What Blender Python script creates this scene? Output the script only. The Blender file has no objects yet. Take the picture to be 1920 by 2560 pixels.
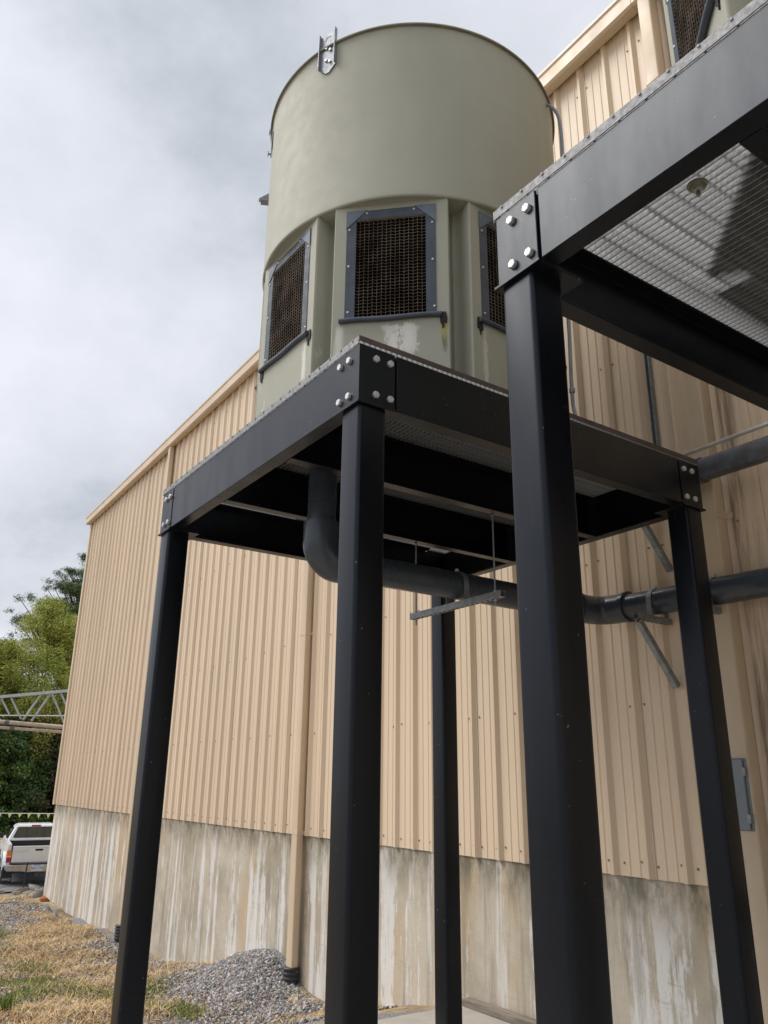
import bpy, math, random
import numpy as np
from mathutils import Vector, Matrix
random.seed(7)
rng = np.random.default_rng(11)
S = bpy.context.scene
COL = S.collection
R = math.radians
H = 1.72                       # eye height above the concrete pad

# ------------------------------------------------------------------ camera
cd = bpy.data.cameras.new('camera')
cam = bpy.data.objects.new('camera', cd)
COL.objects.link(cam)
cd.sensor_fit = 'VERTICAL'; cd.sensor_height = 24.0; cd.lens = 24.0 * 1984.4 / 2560.0
cd.clip_start = 0.05; cd.clip_end = 3000
YAW, PITCH, ROLL = 34.478, 18.753, 0.645
az = math.pi - R(YAW)
fwd = Vector((math.cos(az) * math.cos(R(PITCH)), math.sin(az) * math.cos(R(PITCH)), math.sin(R(PITCH))))
rt = Vector((math.sin(az), -math.cos(az), 0))
up = rt.cross(fwd)
rr = rt * math.cos(R(ROLL)) + up * math.sin(R(ROLL))
uu = up * math.cos(R(ROLL)) - rt * math.sin(R(ROLL))
m = Matrix((rr, uu, -fwd)).transposed().to_4x4()
m.translation = (0, 0, H)
cam.matrix_world = m
S.camera = cam

# ------------------------------------------------------------------ sky, sun, exposure
SUN_EL, SUN_AZ = 52.0, 228.0    # azimuth of the sun, counter-clockwise from +X
W = bpy.data.worlds.new('World'); S.world = W; W.use_nodes = True
nt = W.node_tree; N = nt.nodes; L = nt.links; N.clear()
out = N.new('ShaderNodeOutputWorld')
sky = N.new('ShaderNodeTexSky'); sky.sky_type = 'NISHITA'; sky.sun_disc = False
sky.sun_elevation = R(SUN_EL); sky.sun_rotation = R(90 - SUN_AZ); sky.dust_density = 2.0
b1 = N.new('ShaderNodeBackground'); b1.inputs[1].default_value = 0.06
L.new(sky.outputs[0], b1.inputs[0])
tc = N.new('ShaderNodeTexCoord')
sep = N.new('ShaderNodeSeparateXYZ'); L.new(tc.outputs['Generated'], sep.inputs[0])
def wmath(op, a, b=None):
    n = N.new('ShaderNodeMath'); n.operation = op
    for i, v in enumerate((a, b)):
        if v is None: continue
        if isinstance(v, (int, float)): n.inputs[i].default_value = v
        else: L.new(v, n.inputs[i])
    return n.outputs[0]
zc = wmath('ADD', wmath('MAXIMUM', sep.outputs[2], 0.0), 0.38)
cx = wmath('DIVIDE', sep.outputs[0], zc); cy = wmath('DIVIDE', sep.outputs[1], zc)
cmb = N.new('ShaderNodeCombineXYZ'); L.new(cx, cmb.inputs[0]); L.new(cy, cmb.inputs[1]); cmb.inputs[2].default_value = 3.1
n1 = N.new('ShaderNodeTexNoise'); n1.inputs['Scale'].default_value = 1.3; n1.inputs['Detail'].default_value = 7; n1.inputs['Roughness'].default_value = 0.58
L.new(cmb.outputs[0], n1.inputs['Vector'])
rampc = N.new('ShaderNodeValToRGB'); L.new(n1.outputs[0], rampc.inputs[0])
cr = rampc.color_ramp
cr.elements[0].position = 0.36; cr.elements[0].color = (0.43, 0.465, 0.51, 1)
cr.elements[1].position = 0.62; cr.elements[1].color = (0.75, 0.765, 0.83, 1)
e = cr.elements.new(0.46); e.color = (0.60, 0.625, 0.68, 1)
b2 = N.new('ShaderNodeBackground'); b2.inputs[1].default_value = 0.93
L.new(rampc.outputs[0], b2.inputs[0])
# the veiled sun brightens the cloud layer broadly around itself
sdv = (math.cos(R(SUN_AZ)) * math.cos(R(SUN_EL)), math.sin(R(SUN_AZ)) * math.cos(R(SUN_EL)), math.sin(R(SUN_EL)))
vd = N.new('ShaderNodeVectorMath'); vd.operation = 'DOT_PRODUCT'; L.new(tc.outputs['Generated'], vd.inputs[0]); vd.inputs[1].default_value = sdv
glow = wmath('ADD', wmath('MULTIPLY', wmath('POWER', wmath('MAXIMUM', vd.outputs['Value'], 0.0), 8.0), 0.4), 0.66)
L.new(glow, b2.inputs[1])
mx = N.new('ShaderNodeMixShader'); mx.inputs[0].default_value = 0.93
L.new(b1.outputs[0], mx.inputs[1]); L.new(b2.outputs[0], mx.inputs[2]); L.new(mx.outputs[0], out.inputs[0])

sd = bpy.data.lights.new('sun', 'SUN'); sd.energy = 1.5; sd.angle = R(40); sd.color = (1.0, 0.955, 0.89)
sun = bpy.data.objects.new('sun', sd); COL.objects.link(sun)
dv = Vector((math.cos(R(SUN_AZ)) * math.cos(R(SUN_EL)), math.sin(R(SUN_AZ)) * math.cos(R(SUN_EL)), math.sin(R(SUN_EL))))
sun.rotation_euler = dv.to_track_quat('Z', 'Y').to_euler(); sun.location = dv * 40
S.view_settings.view_transform = 'Standard'; S.view_settings.look = 'None'
S.view_settings.exposure = 0.84; S.view_settings.gamma = 1.0; S.view_settings.use_curve_mapping = False

# ------------------------------------------------------------------ materials
class NB:
    """small node builder"""
    def __init__(s, name):
        s.m = bpy.data.materials.new(name); s.m.use_nodes = True
        s.t = s.m.node_tree; s.n = s.t.nodes; s.l = s.t.links
        s.b = s.n['Principled BSDF']
        s.tc = s.n.new('ShaderNodeTexCoord')
    def put(s, sock, v):
        if v is None: return
        if hasattr(v, 'is_output') or isinstance(v, bpy.types.NodeSocket): s.l.new(v, sock)
        elif isinstance(v, (tuple, list)): sock.default_value = tuple(v) + ((1,) if len(v) == 3 and sock.type == 'RGBA' else ())
        else: sock.default_value = v
    def mapping(s, scale=(1, 1, 1), loc=(0, 0, 0), src='Object'):
        n = s.n.new('ShaderNodeMapping'); s.l.new(s.tc.outputs[src], n.inputs[0])
        n.inputs['Scale'].default_value = scale; n.inputs['Location'].default_value = loc
        return n.outputs[0]
    def noise(s, scale, detail=3, rough=.5, vec=None, w=0):
        n = s.n.new('ShaderNodeTexNoise'); n.inputs['Scale'].default_value = scale
        n.inputs['Detail'].default_value = detail; n.inputs['Roughness'].default_value = rough
        s.l.new(vec if vec is not None else s.mapping(loc=(w, w, w)), n.inputs['Vector'])
        return n.outputs[0]
    def ramp(s, v, a, b, lo=0., hi=1.):
        n = s.n.new('ShaderNodeMapRange'); n.clamp = True; n.interpolation_type = 'SMOOTHSTEP'
        for i, x in enumerate((v, a, b, lo, hi)): s.put(n.inputs[i], x)
        return n.outputs[0]
    def mix(s, f, a, b, mode='MIX'):
        n = s.n.new('ShaderNodeMix'); n.data_type = 'RGBA'; n.blend_type = mode
        s.put(n.inputs[0], f); s.put(n.inputs[6], a); s.put(n.inputs[7], b)
        return n.outputs[2]
    def math(s, op, a, b=None):
        n = s.n.new('ShaderNodeMath'); n.operation = op
        s.put(n.inputs[0], a); s.put(n.inputs[1], b)
        return n.outputs[0]
    def sep(s, vec=None):
        n = s.n.new('ShaderNodeSeparateXYZ'); s.l.new(vec if vec is not None else s.tc.outputs['Object'], n.inputs[0])
        return n.outputs
    def attr(s, name):
        n = s.n.new('ShaderNodeVertexColor'); n.layer_name = name
        return n.outputs[0]
    def bump(s, h, strength=.3, dist=.01):
        n = s.n.new('ShaderNodeBump'); n.inputs['Strength'].default_value = strength; n.inputs['Distance'].default_value = dist
        s.put(n.inputs['Height'], h); s.l.new(n.outputs[0], s.b.inputs['Normal'])
    def done(s, col, rough=.5, metal=0., spec=.5):
        s.put(s.b.inputs['Base Color'], col); s.put(s.b.inputs['Roughness'], rough)
        s.put(s.b.inputs['Metallic'], metal); s.put(s.b.inputs['Specular IOR Level'], spec)
        return s.m
def mul(c, k): return tuple(min(1, x * k) for x in c)
def simple(name, c, rough=.5, metal=0., spec=.5, var=.15, scale=6., bump=0., bscale=80., stretch=(1, 1, 1)):
    b = NB(name)
    f = b.ramp(b.noise(scale, 4, .6, b.mapping(stretch)), .3, .7)
    col = b.mix(f, mul(c, 1 - var), mul(c, 1 + var))
    r = b.ramp(b.noise(scale * 2.3, 3, .6), .3, .7, max(0, rough - .08), min(1, rough + .08))
    if bump: b.bump(b.noise(bscale, 3), bump, .004)
    return b.done(col, r, metal, spec)

TAN = (0.705, 0.562, 0.408)
def make_siding():
    b = NB('painted_siding')
    sx = b.sep()
    big = b.ramp(b.noise(.6, 3, .5, b.mapping((1, 1, .35))), .3, .7)
    col = b.mix(big, mul(TAN, .95), mul(TAN, 1.04))
    drip = b.noise(1, 5, .65, b.mapping((7, 7, .22)))
    d = b.math('MULTIPLY', b.ramp(drip, .56, .78), .22)
    col = b.mix(d, col, (.36, .25, .16))
    # grime washing down by the third downspout (local x, z)
    x, z = sx[0], sx[2]
    band = b.math('MULTIPLY', b.ramp(x, -2.98, -2.95), b.ramp(x, -2.74, -2.90))
    band = b.math('MULTIPLY', band, b.ramp(b.noise(1, 5, .7, b.mapping((14, 14, .9))), .38, .62))
    col = b.mix(b.math('MULTIPLY', band, .75), col, (.17, .11, .075))
    # shade of the eave, painted into the siding colour below the gutter
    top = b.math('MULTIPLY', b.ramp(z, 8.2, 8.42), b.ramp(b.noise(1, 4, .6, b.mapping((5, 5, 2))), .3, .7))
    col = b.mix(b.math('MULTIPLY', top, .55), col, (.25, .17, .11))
    b.bump(b.noise(1, 3, .5, b.mapping((2.2, 2.2, .7))), .10, .05)
    return b.done(col, .42, 0, .4)
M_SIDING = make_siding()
M_TRIM = simple('painted_trim', (.67, .53, .38), .4, var=.06, scale=2.5)
M_SPOUT = simple('painted_downspout', (.60, .475, .335), .45, var=.09, scale=1.6, stretch=(1, 1, .5))
M_SCREW = simple('screw_steel', (.36, .27, .19), .5, .6)

def make_concrete():
    b = NB('stained_concrete')
    s = b.sep(); z = s[2]
    base = b.mix(b.ramp(b.noise(1.3, 5, .6), .32, .68), (.38, .335, .26), (.56, .50, .41))
    och = b.ramp(b.noise(1, 5, .62, b.mapping((1.4, 1.4, .5), (3, 3, 3))), .50, .68)
    base = b.mix(b.math('MULTIPLY', och, .65), base, (.56, .40, .23))
    v = b.mapping((4.2, 4.2, .16), (7, 0, 1))
    st = b.noise(1, 6, .62, v)
    edge = b.noise(24, 5, .7, b.mapping((1, 1, .22)))
    st = b.math('ADD', st, b.math('MULTIPLY', b.math('SUBTRACT', edge, .5), .30))
    lowfade = b.ramp(z, 1.08, .55, .25, 1.0)
    w = b.math('MULTIPLY', b.ramp(st, .515, .575), lowfade)
    col = b.mix(b.math('MULTIPLY', w, .82), base, (.74, .73, .71))
    st2 = b.noise(1, 6, .7, b.mapping((6.5, 6.5, .3), (1, 5, 2)))
    w2 = b.ramp(st2, .57, .64)
    col = b.mix(b.math('MULTIPLY', w2, .7), col, (.70, .68, .65))
    gr = b.ramp(b.noise(1, 5, .7, b.mapping((4.5, 4.5, .35), (9, 2, 2))), .52, .64)
    col = b.mix(b.math('MULTIPLY', gr, .55), col, (.27, .235, .18))
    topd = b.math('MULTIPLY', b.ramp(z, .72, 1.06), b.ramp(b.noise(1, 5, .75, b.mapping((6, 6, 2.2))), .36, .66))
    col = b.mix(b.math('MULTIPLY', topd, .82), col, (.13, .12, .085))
    crack = b.ramp(b.noise(1, 6, .8, b.mapping((2.2, 2.2, 26))), .60, .68)
    col = b.mix(b.math('MULTIPLY', crack, .25), col, (.2, .17, .13))
    pit = b.noise(55, 3, .6)
    b.bump(b.math('ADD', b.math('MULTIPLY', b.noise(14, 5, .7), 1), b.math('MULTIPLY', pit, .3)), .35, .012)
    return b.done(col, .88, 0, .2)
M_CONC = make_concrete()
M_PAD = simple('pad_concrete', (.40, .375, .33), .9, spec=.2, var=.14, scale=1.6, bump=.3, bscale=60)
M_TIMBER = simple('weathered_timber', (.24, .205, .17), .9, spec=.15, var=.3, scale=3, stretch=(1, 14, 14), bump=.4)

def make_black():
    b = NB('black_painted_steel')
    f = b.ramp(b.noise(3.2, 5, .65), .3, .72)
    c = b.mix(f, (.0018, .0025, .0044), (.0026, .0034, .0058))
    sp = b.ramp(b.noise(70, 2, .5, b.mapping((1, 1, .6))), .745, .775)
    c = b.mix(b.math('MULTIPLY', sp, .8), c, (.22, .22, .21))
    dust = b.ramp(b.noise(1, 5, .7, b.mapping((5, 5, .7), (4, 4, 4))), .55, .8)
    c = b.mix(b.math('MULTIPLY', dust, .22), c, (.035, .035, .036))
    r = b.ramp(b.noise(1, 5, .65, b.mapping((4, 4, 1.2), (2, 2, 2))), .3, .7, .27, .40)
    b.bump(b.noise(140, 2), .02, .001)
    b.b.inputs['Specular Tint'].default_value = (.80, .88, 1.0, 1)
    return b.done(c, r, 0, .36)
M_BLACK = make_black()
M_PIPE = simple('grey_pvc', (.042, .053, .068), .30, spec=.55, var=.08, scale=2)
M_PIPE2 = simple('dusty_pvc', (.085, .09, .105), .45, spec=.5, var=.3, scale=9)
M_GALV = simple('galvanised_steel', (.27, .29, .31), .5, .55, .5, var=.18, scale=28)
M_GRATE = simple('galvanised_grating', (.27, .273, .28), .65, .2, .5, var=.3, scale=40, bump=.15)
M_BOLT = simple('zinc_bolt', (.55, .56, .56), .46, .6, .6, var=.12, scale=60)
M_BOLT_DULL = simple('dull_bolt', (.30, .29, .20), .5, .6, .5, var=.2, scale=60)
M_RUSTBAND = simple('primer_band', (.085, .060, .052), .7, var=.2, scale=5)
M_CONDUIT = simple('grey_conduit', (.26, .285, .31), .5, var=.1)
M_BOX = simple('box_grey', (.20, .235, .26), .42, .1, var=.06)
M_RUBBER = simple('black_rubber', (.018, .018, .019), .75, var=.3)
M_CORR = simple('corrugated_plastic', (.035, .037, .042), .45, var=.2)

def make_gel():
    b = NB('grey_green_gelcoat')
    s = b.sep(); z = s[2]
    C0 = (.395, .395, .325)
    f = b.ramp(b.noise(1, 4, .6, b.mapping((1.6, 1.6, .6))), .3, .7)
    c = b.mix(f, mul(C0, .94), mul(C0, 1.05))
    rings = b.ramp(b.noise(1, 4, .6, b.mapping((.8, .8, 5))), .35, .7)
    c = b.mix(b.math('MULTIPLY', rings, .10), c, (.27, .275, .21))
    dr = b.ramp(b.noise(1, 6, .7, b.mapping((17, 17, .35))), .66, .74)
    c = b.mix(b.math('MULTIPLY', dr, .28), c, (.62, .62, .55))
    # lime deposit below the air inlets
    zb = b.math('MULTIPLY', b.ramp(z, 2.66 + H, 2.5 + H), b.ramp(z, 1.98 + H, 2.3 + H))
    dep = b.ramp(b.noise(1, 7, .72, b.mapping((6.0, 6.0, 1.9), (2.4, 1.1, .3))), .60, .70)
    c = b.mix(b.math('MULTIPLY', b.math('MULTIPLY', dep, zb), .6), c, (.72, .72, .66))
    def near(px, py, rad):
        dx_ = b.math('SUBTRACT', s[0], px); dy_ = b.math('SUBTRACT', s[1], py)
        d2 = b.math('SQRT', b.math('ADD', b.math('MULTIPLY', dx_, dx_), b.math('MULTIPLY', dy_, dy_)))
        return b.ramp(d2, rad, rad * .15)
    nz_ = b.noise(1, 7, .75, b.mapping((13, 13, 4.5), (4, 1, .3)))
    m1 = b.math('MULTIPLY', near(.826, -.69, .21), b.math('MULTIPLY', b.ramp(z, 2.34 + H, 2.50 + H), b.ramp(z, 2.69 + H, 2.62 + H)))
    k1 = b.ramp(b.math('ADD', nz_, b.math('MULTIPLY', m1, .30)), .66, .74)
    c = b.mix(b.math('MULTIPLY', b.math('MULTIPLY', k1, m1), 1.0), c, (.74, .74, .69))
    for px_s, py_s, rad, z0_s, col_s in ((1.008, -.505, .030, 2.36, (.055, .055, .025)), (1.008, -.505, .045, 2.42, (.42, .40, .16)), (.545, -.965, .05, 2.15, (.70, .70, .64)), (1.09, -.25, .03, 2.2, (.40, .30, .12)), (1.10, -.24, .05, 1.98, (.70, .70, .64)), (.29, -1.07, .05, 2.1, (.66, .66, .58))):
        m2 = b.math('MULTIPLY', near(px_s, py_s, rad), b.math('MULTIPLY', b.ramp(z, z0_s + H, z0_s + H + .18), b.ramp(z, 2.70 + H, 2.60 + H)))
        c = b.mix(b.math('MULTIPLY', b.ramp(b.math('ADD', nz_, b.math('MULTIPLY', m2, .2)), .58, .66), b.math('MULTIPLY', m2, .9)), c, col_s)
    r = b.ramp(b.noise(9, 4, .6), .3, .7, .60, .68)
    return b.done(c, r, 0, .35)
M_GEL = make_gel()
M_FRAME = simple('slate_inlet_frame', (.075, .09, .115), .55, spec=.3, var=.14, scale=7)
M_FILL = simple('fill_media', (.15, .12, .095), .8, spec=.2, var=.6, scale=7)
M_FILL_SHADE = simple('fill_media_shaded', (.014, .011, .010), .8, spec=.05, var=.4, scale=9)  # depth of the fill cells: occlusion shade put into the sheet colour
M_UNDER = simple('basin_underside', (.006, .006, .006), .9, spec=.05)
M_GUSS = simple('slate_gusset', (.125, .16, .205), .5, spec=.35, var=.1, scale=7)
M_VOID = simple('fill_void', (.012, .010, .009), .9, spec=.1)

def make_ground():
    b = NB('yard_ground')
    dry = b.mix(b.ramp(b.noise(7, 6, .7), .3, .7), (.34, .24, .14), (.54, .43, .28))
    soil = b.mix(b.ramp(b.noise(11, 6, .7), .3, .7), (.16, .115, .08), (.30, .22, .155))
    col = b.mix(b.ramp(b.noise(1.1, 5, .65), .47, .62), dry, soil)
    vo = b.n.new('ShaderNodeTexVoronoi'); vo.inputs['Scale'].default_value = 38; b.l.new(b.mapping(), vo.inputs['Vector'])
    grav = b.mix(b.ramp(b.noise(60, 3, .7), .3, .7), (.13, .13, .135), (.42, .41, .41))
    gm = b.ramp(b.noise(1, 5, .6, b.mapping((.75, 1.6, 1), (5, 1, 0))), .49, .55)
    col = b.mix(gm, col, grav)
    gr = b.ramp(b.noise(1, 5, .65, b.mapping((.8, 1.5, 1), (1, 8, 0))), .63, .69)
    col = b.mix(b.math('MULTIPLY', gr, .8), col, (.085, .14, .035))
    b.bump(b.math('ADD', b.noise(35, 4, .7), vo.outputs[0]), .8, .03)
    return b.done(col, .95, 0, .1)
M_GROUND = make_ground()
M_ROAD = simple('road_asphalt', (.17, .175, .18), .9, spec=.15, var=.2, scale=3, bump=.2)
M_BANK = simple('dry_bank', (.40, .30, .17), .95, spec=.1, var=.35, scale=1.5, bump=.4, bscale=8)
def tinted(name, rough=.8, spec=.2, trans=0.):
    b = NB(name)
    c = b.attr('tint')
    m_ = b.done(c, rough, 0, spec)
    return m_
M_TINT = tinted('straw_and_stone')
M_LEAF = tinted('leaves', .55, .35)
def bark(name, c): return simple(name, c, .9, spec=.15, var=.35, scale=8, stretch=(1, 1, .3), bump=.5)
M_BARK = bark('brown_bark', (.085, .062, .045))
M_ROCK = simple('grey_rock', (.24, .215, .185), .9, spec=.2, var=.35, scale=3.5, bump=.6, bscale=14)
M_ROCK_O = simple('orange_rock', (.36, .15, .06), .9, spec=.2, var=.3, scale=6, bump=.6, bscale=20)
M_WHITE = simple('white_car_paint', (.78, .79, .80), .22, spec=.6, var=.02)
M_GLASSD = simple('dark_glass', (.02, .026, .026), .06, spec=.8, var=.4, scale=2)
M_CHROME = simple('bumper_chrome', (.55, .56, .57), .18, .9, var=.08)
M_BLKPL = simple('black_plastic', (.025, .025, .027), .6, var=.1)
M_AMBER = simple('amber_lens', (.80, .26, .03), .25, var=.1)
M_RED = simple('red_lens', (.42, .015, .03), .25, var=.1)
M_PLATE = simple('plate_paint', (.62, .70, .80), .4, var=.03)
M_PLTXT = simple('plate_letters', (.04, .06, .22), .5, var=.02)
M_EMB = simple('embossed_letters', (.55, .57, .60), .4, var=.02)
M_BRIDGE = simple('bridge_grey_paint', (.45, .48, .50), .5, var=.08)
M_BEIGE = simple('beige_pipe_paint', (.50, .40, .30), .5, var=.1)
M_YEL = simple('yellow_vinyl', (.85, .80, .22), .5, var=.06)
M_WHT = simple('white_cord', (.8, .8, .8), .6, var=.03)

# ------------------------------------------------------------------ mesh helpers
class MB:
    def __init__(s): s.v = []; s.f = []
    def add(s, vs, fs):
        o = len(s.v); s.v += [tuple(map(float, p)) for p in vs]; s.f += [tuple(i + o for i in f) for f in fs]; return s
    def box(s, x0, x1, y0, y1, z0, z1):
        v = [(x, y, z) for z in (z0, z1) for x, y in ((x0, y0), (x1, y0), (x1, y1), (x0, y1))]
        return s.add(v, [(3, 2, 1, 0), (4, 5, 6, 7), (0, 1, 5, 4), (1, 2, 6, 5), (2, 3, 7, 6), (3, 0, 4, 7)])
    def prism(s, pts, a, b, axis='z'):
        """closed 2-D outline pts extruded from a to b along an axis"""
        n = len(pts)
        def mk(p, h):
            return {'z': (p[0], p[1], h), 'x': (h, p[0], p[1]), 'y': (p[0], h, p[1])}[axis]
        v = [mk(p, a) for p in pts] + [mk(p, b) for p in pts]
        f = [tuple(range(n))[::-1], tuple(range(n, 2 * n))] + [(i, (i + 1) % n, (i + 1) % n + n, i + n) for i in range(n)]
        return s.add(v, f)
    def tube(s, path, r, seg=12, caps=True, squash=None):
        P = [Vector(p) for p in path]; n = len(P)
        rs = r if isinstance(r, (list, tuple)) else [r] * n
        T = [((P[min(i + 1, n - 1)] - P[max(i - 1, 0)]).normalized()) for i in range(n)]
        a = T[0].orthogonal().normalized(); v = []
        for i in range(n):
            a = (a - T[i] * a.dot(T[i])).normalized(); b = T[i].cross(a)
            for k in range(seg):
                t = 2 * math.pi * k / seg
                v.append(P[i] + (a * math.cos(t) + b * math.sin(t)) * rs[i])
        f = [(i * seg + k, i * seg + (k + 1) % seg, (i + 1) * seg + (k + 1) % seg, (i + 1) * seg + k) for i in range(n - 1) for k in range(seg)]
        if caps: f += [tuple(range(seg))[::-1], tuple(range((n - 1) * seg, n * seg))]
        return s.add(v, f)
    def bar(s, a, b, w, h, upv=(0, 0, 1)):
        a = Vector(a); b = Vector(b); t = (b - a).normalized(); u = Vector(upv)
        sd_ = t.cross(u).normalized(); u = sd_.cross(t)
        v = [p + sd_ * (sx * w / 2) + u * (sz * h / 2) for p in (a, b) for sx, sz in ((-1, -1), (1, -1), (1, 1), (-1, 1))]
        return s.add(v, [(3, 2, 1, 0), (4, 5, 6, 7), (0, 1, 5, 4), (1, 2, 6, 5), (2, 3, 7, 6), (3, 0, 4, 7)])
    def mesh(s, name, mat=None, smooth=False):
        me = bpy.data.meshes.new(name); me.from_pydata(s.v, [], s.f); me.validate(); me.update()
        if mat: me.materials.append(mat)
        if smooth:
            me.shade_smooth()
            me.set_sharp_from_angle(angle=R(smooth if smooth is not True else 40))
        return me
    def build(s, name, mat=None, parent=None, smooth=False, loc=None, rot=None):
        return link(name, s.mesh(name, mat, smooth), parent, loc, rot)
def link(name, me, parent=None, loc=None, rot=None):
    o = bpy.data.objects.new(name, me); COL.objects.link(o)
    if parent: o.parent = parent
    if loc is not None: o.location = loc
    if rot is not None: o.rotation_euler = rot
    return o
def tag(o, label=None, cat=None, group=None, kind=None):
    for k, v in (('label', label), ('category', cat), ('group', group), ('kind', kind)):
        if v: o[k] = v
    return o
def empty(name, loc, rz=0, label=None, cat=None, group=None):
    o = bpy.data.objects.new(name, None); COL.objects.link(o); o.location = loc; o.rotation_euler = (0, 0, rz)
    o.empty_display_size = .2
    return tag(o, label, cat, group)
def copy_tree(o, parent=None):
    c = o.copy(); COL.objects.link(c)
    if parent: c.parent = parent
    for ch in list(o.children): copy_tree(ch, c)
    return c
def bevel(o, w=.002, seg=2):
    md = o.modifiers.new('bevel', 'BEVEL'); md.width = w; md.segments = seg; md.limit_method = 'ANGLE'; md.angle_limit = R(35)
    return o
def rrect(x0, x1, y0, y1, r, n=4):
    pts = []
    for cx_, cy_, a0 in ((x1 - r, y1 - r, 0), (x0 + r, y1 - r, 90), (x0 + r, y0 + r, 180), (x1 - r, y0 + r, 270)):
        for k in range(n + 1):
            t = R(a0 + 90 * k / n); pts.append((cx_ + r * math.cos(t), cy_ + r * math.sin(t)))
    return pts
def fillet(pts, r, n=8):
    P = [Vector(p) for p in pts]; o = [P[0]]
    for i in range(1, len(P) - 1):
        a = (P[i - 1] - P[i]).normalized(); b = (P[i + 1] - P[i]).normalized()
        th = a.angle(b); d = r / math.tan(th / 2)
        A = P[i] + a * d; c = P[i] + (a + b).normalized() * (r / math.sin(th / 2))
        B = P[i] + b * d; u = (A - c); w = (B - c)
        ux = u.normalized(); wx = (w - ux * w.dot(ux)).normalized(); tot = u.angle(w)
        for k in range(n + 1): o.append(c + (ux * math.cos(tot * k / n) + wx * math.sin(tot * k / n)) * r)
    o.append(P[-1]); return o
def fastmesh(name, V, F, mat, tint=None):
    """V (n,3), F (m,k) numpy -> mesh, tint (m,3) per-face colour"""
    me = bpy.data.meshes.new(name); n, k = F.shape
    me.vertices.add(len(V)); me.vertices.foreach_set('co', V.astype(np.float32).ravel())
    me.loops.add(n * k); me.loops.foreach_set('vertex_index', F.astype(np.int32).ravel())
    me.polygons.add(n); me.polygons.foreach_set('loop_start', np.arange(0, n * k, k, dtype=np.int32))
    me.update(calc_edges=True)
    if tint is not None:
        at = me.color_attributes.new('tint', 'FLOAT_COLOR', 'CORNER')
        c = np.ones((n * k, 4), np.float32); c[:, :3] = np.repeat(tint, k, axis=0); at.data.foreach_set('color', c.ravel())
    me.materials.append(mat); return me
def text_mesh(body, size, mat, name='lettering', ext=.001):
    cu = bpy.data.curves.new(name, 'FONT'); cu.body = body; cu.size = size; cu.extrude = ext; cu.align_x = 'CENTER'; cu.align_y = 'CENTER'
    tmp = bpy.data.objects.new('tmp_text', cu); COL.objects.link(tmp)
    dg = bpy.context.evaluated_depsgraph_get(); dg.update()
    me = bpy.data.meshes.new_from_object(tmp.evaluated_get(dg)); me.name = name
    me.materials.clear(); me.materials.append(mat)
    bpy.data.objects.remove(tmp); return me
def hexbolt_mesh(r=.017, h=.014, mat=None, washer=False):
    mb = MB()
    if washer: mb.prism([(r * 1.35 * math.cos(R(20 * k)), r * 1.35 * math.sin(R(20 * k))) for k in range(18)], 0, .003)
    z0 = .003 if washer else 0
    a = [(r * math.cos(R(60 * k)), r * math.sin(R(60 * k))) for k in range(6)]
    b = [(x * .84, y * .84) for x, y in a]
    v = [(x, y, z0) for x, y in a] + [(x, y, z0 + h * .78) for x, y in a] + [(x, y, z0 + h) for x, y in b]
    f = [(i, (i + 1) % 6, (i + 1) % 6 + 6, i + 6) for i in range(6)] + [(i + 6, (i + 1) % 6 + 6, (i + 1) % 6 + 12, i + 12) for i in range(6)] + [tuple(range(12, 18))]
    mb.add(v, f); return mb.mesh('bolt', mat or M_BOLT)
BOLT = hexbolt_mesh(.018, .015, washer=False)
def bolt_at(loc, normal, parent, me=None, spin=None):
    q = Vector(normal).to_track_quat('Z', 'Y').to_matrix() @ Matrix.Rotation(spin if spin is not None else random.random() * 2, 3, 'Z')
    return link('bolt', me or BOLT, parent, loc, q.to_euler())

# wall frame -> world : the shed is turned a little against the platforms
WA = -R(0.8286)
def w2(x, y, z=0): return Vector((x * math.cos(WA) - y * math.sin(WA), x * math.sin(WA) + y * math.cos(WA), z))
D = 4.833

# ------------------------------------------------------------------ ground
TX = [-600, -60, -46, -42, -24.5, -23, -21.6, -16.5, -13.85, -12, -10, -8.4, -7.3, -6.6, -5.9, 600]
TZ = [-2.6, -2.6, -2.95, -2.97, -2.97, -2.82, -2.70, -2.66, -2.62, -2.50, -2.38, -2.26, -2.10, -1.93, -1.79, -1.79]
def gz(x, y):
    x = np.asarray(x, float); y = np.asarray(y, float)
    xw = x + .0145 * y
    z = np.interp(xw, TX, TZ)
    z = z + .40 * np.exp(-((xw + 9.30) / .70) ** 2 - ((y - 5.0) / .62) ** 2) + .16 * np.exp(-((xw + 10.1) / 1.0) ** 2 - ((y - 4.6) / .6) ** 2)
    near = np.clip((-6.4 - xw) / 1.0, 0, 1)
    z = z + near * (.03 * np.sin(x * 1.3 + y * .7) + .02 * np.sin(x * 3.1 - y * 2.3) + .012 * np.sin(x * 7.3 + y * 5.1))
    return z + H
xs = np.concatenate([np.array([-600, -400, -250, -150, -100, -80, -70]), np.arange(-62, -26, 1.0), np.arange(-26, -5.9, .14), np.arange(-5.8, 12, .6), np.array([14, 20, 30, 50, 90, 160, 300, 600])])
ys = np.concatenate([np.array([-600, -300, -150, -80, -50, -35, -25, -18]), np.arange(-14, 0, .7), np.arange(0, 5.6, .14), np.arange(6, 30, 1.2), np.array([35, 50, 80, 150, 300, 600])])
X, Y = np.meshgrid(xs, ys, indexing='ij')
Z = gz(X, Y)
V = np.stack([X.ravel(), Y.ravel(), Z.ravel()], 1)
nx, ny = len(xs), len(ys)
i, j = np.meshgrid(np.arange(nx - 1), np.arange(ny - 1), indexing='ij'); q = (i * ny + j).ravel()
F = np.stack([q, q + ny, q + ny + 1, q + 1], 1)
me = fastmesh('ground', V, F, M_GROUND); me.shade_smooth()
tag(link('ground', me), kind='structure')
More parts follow.
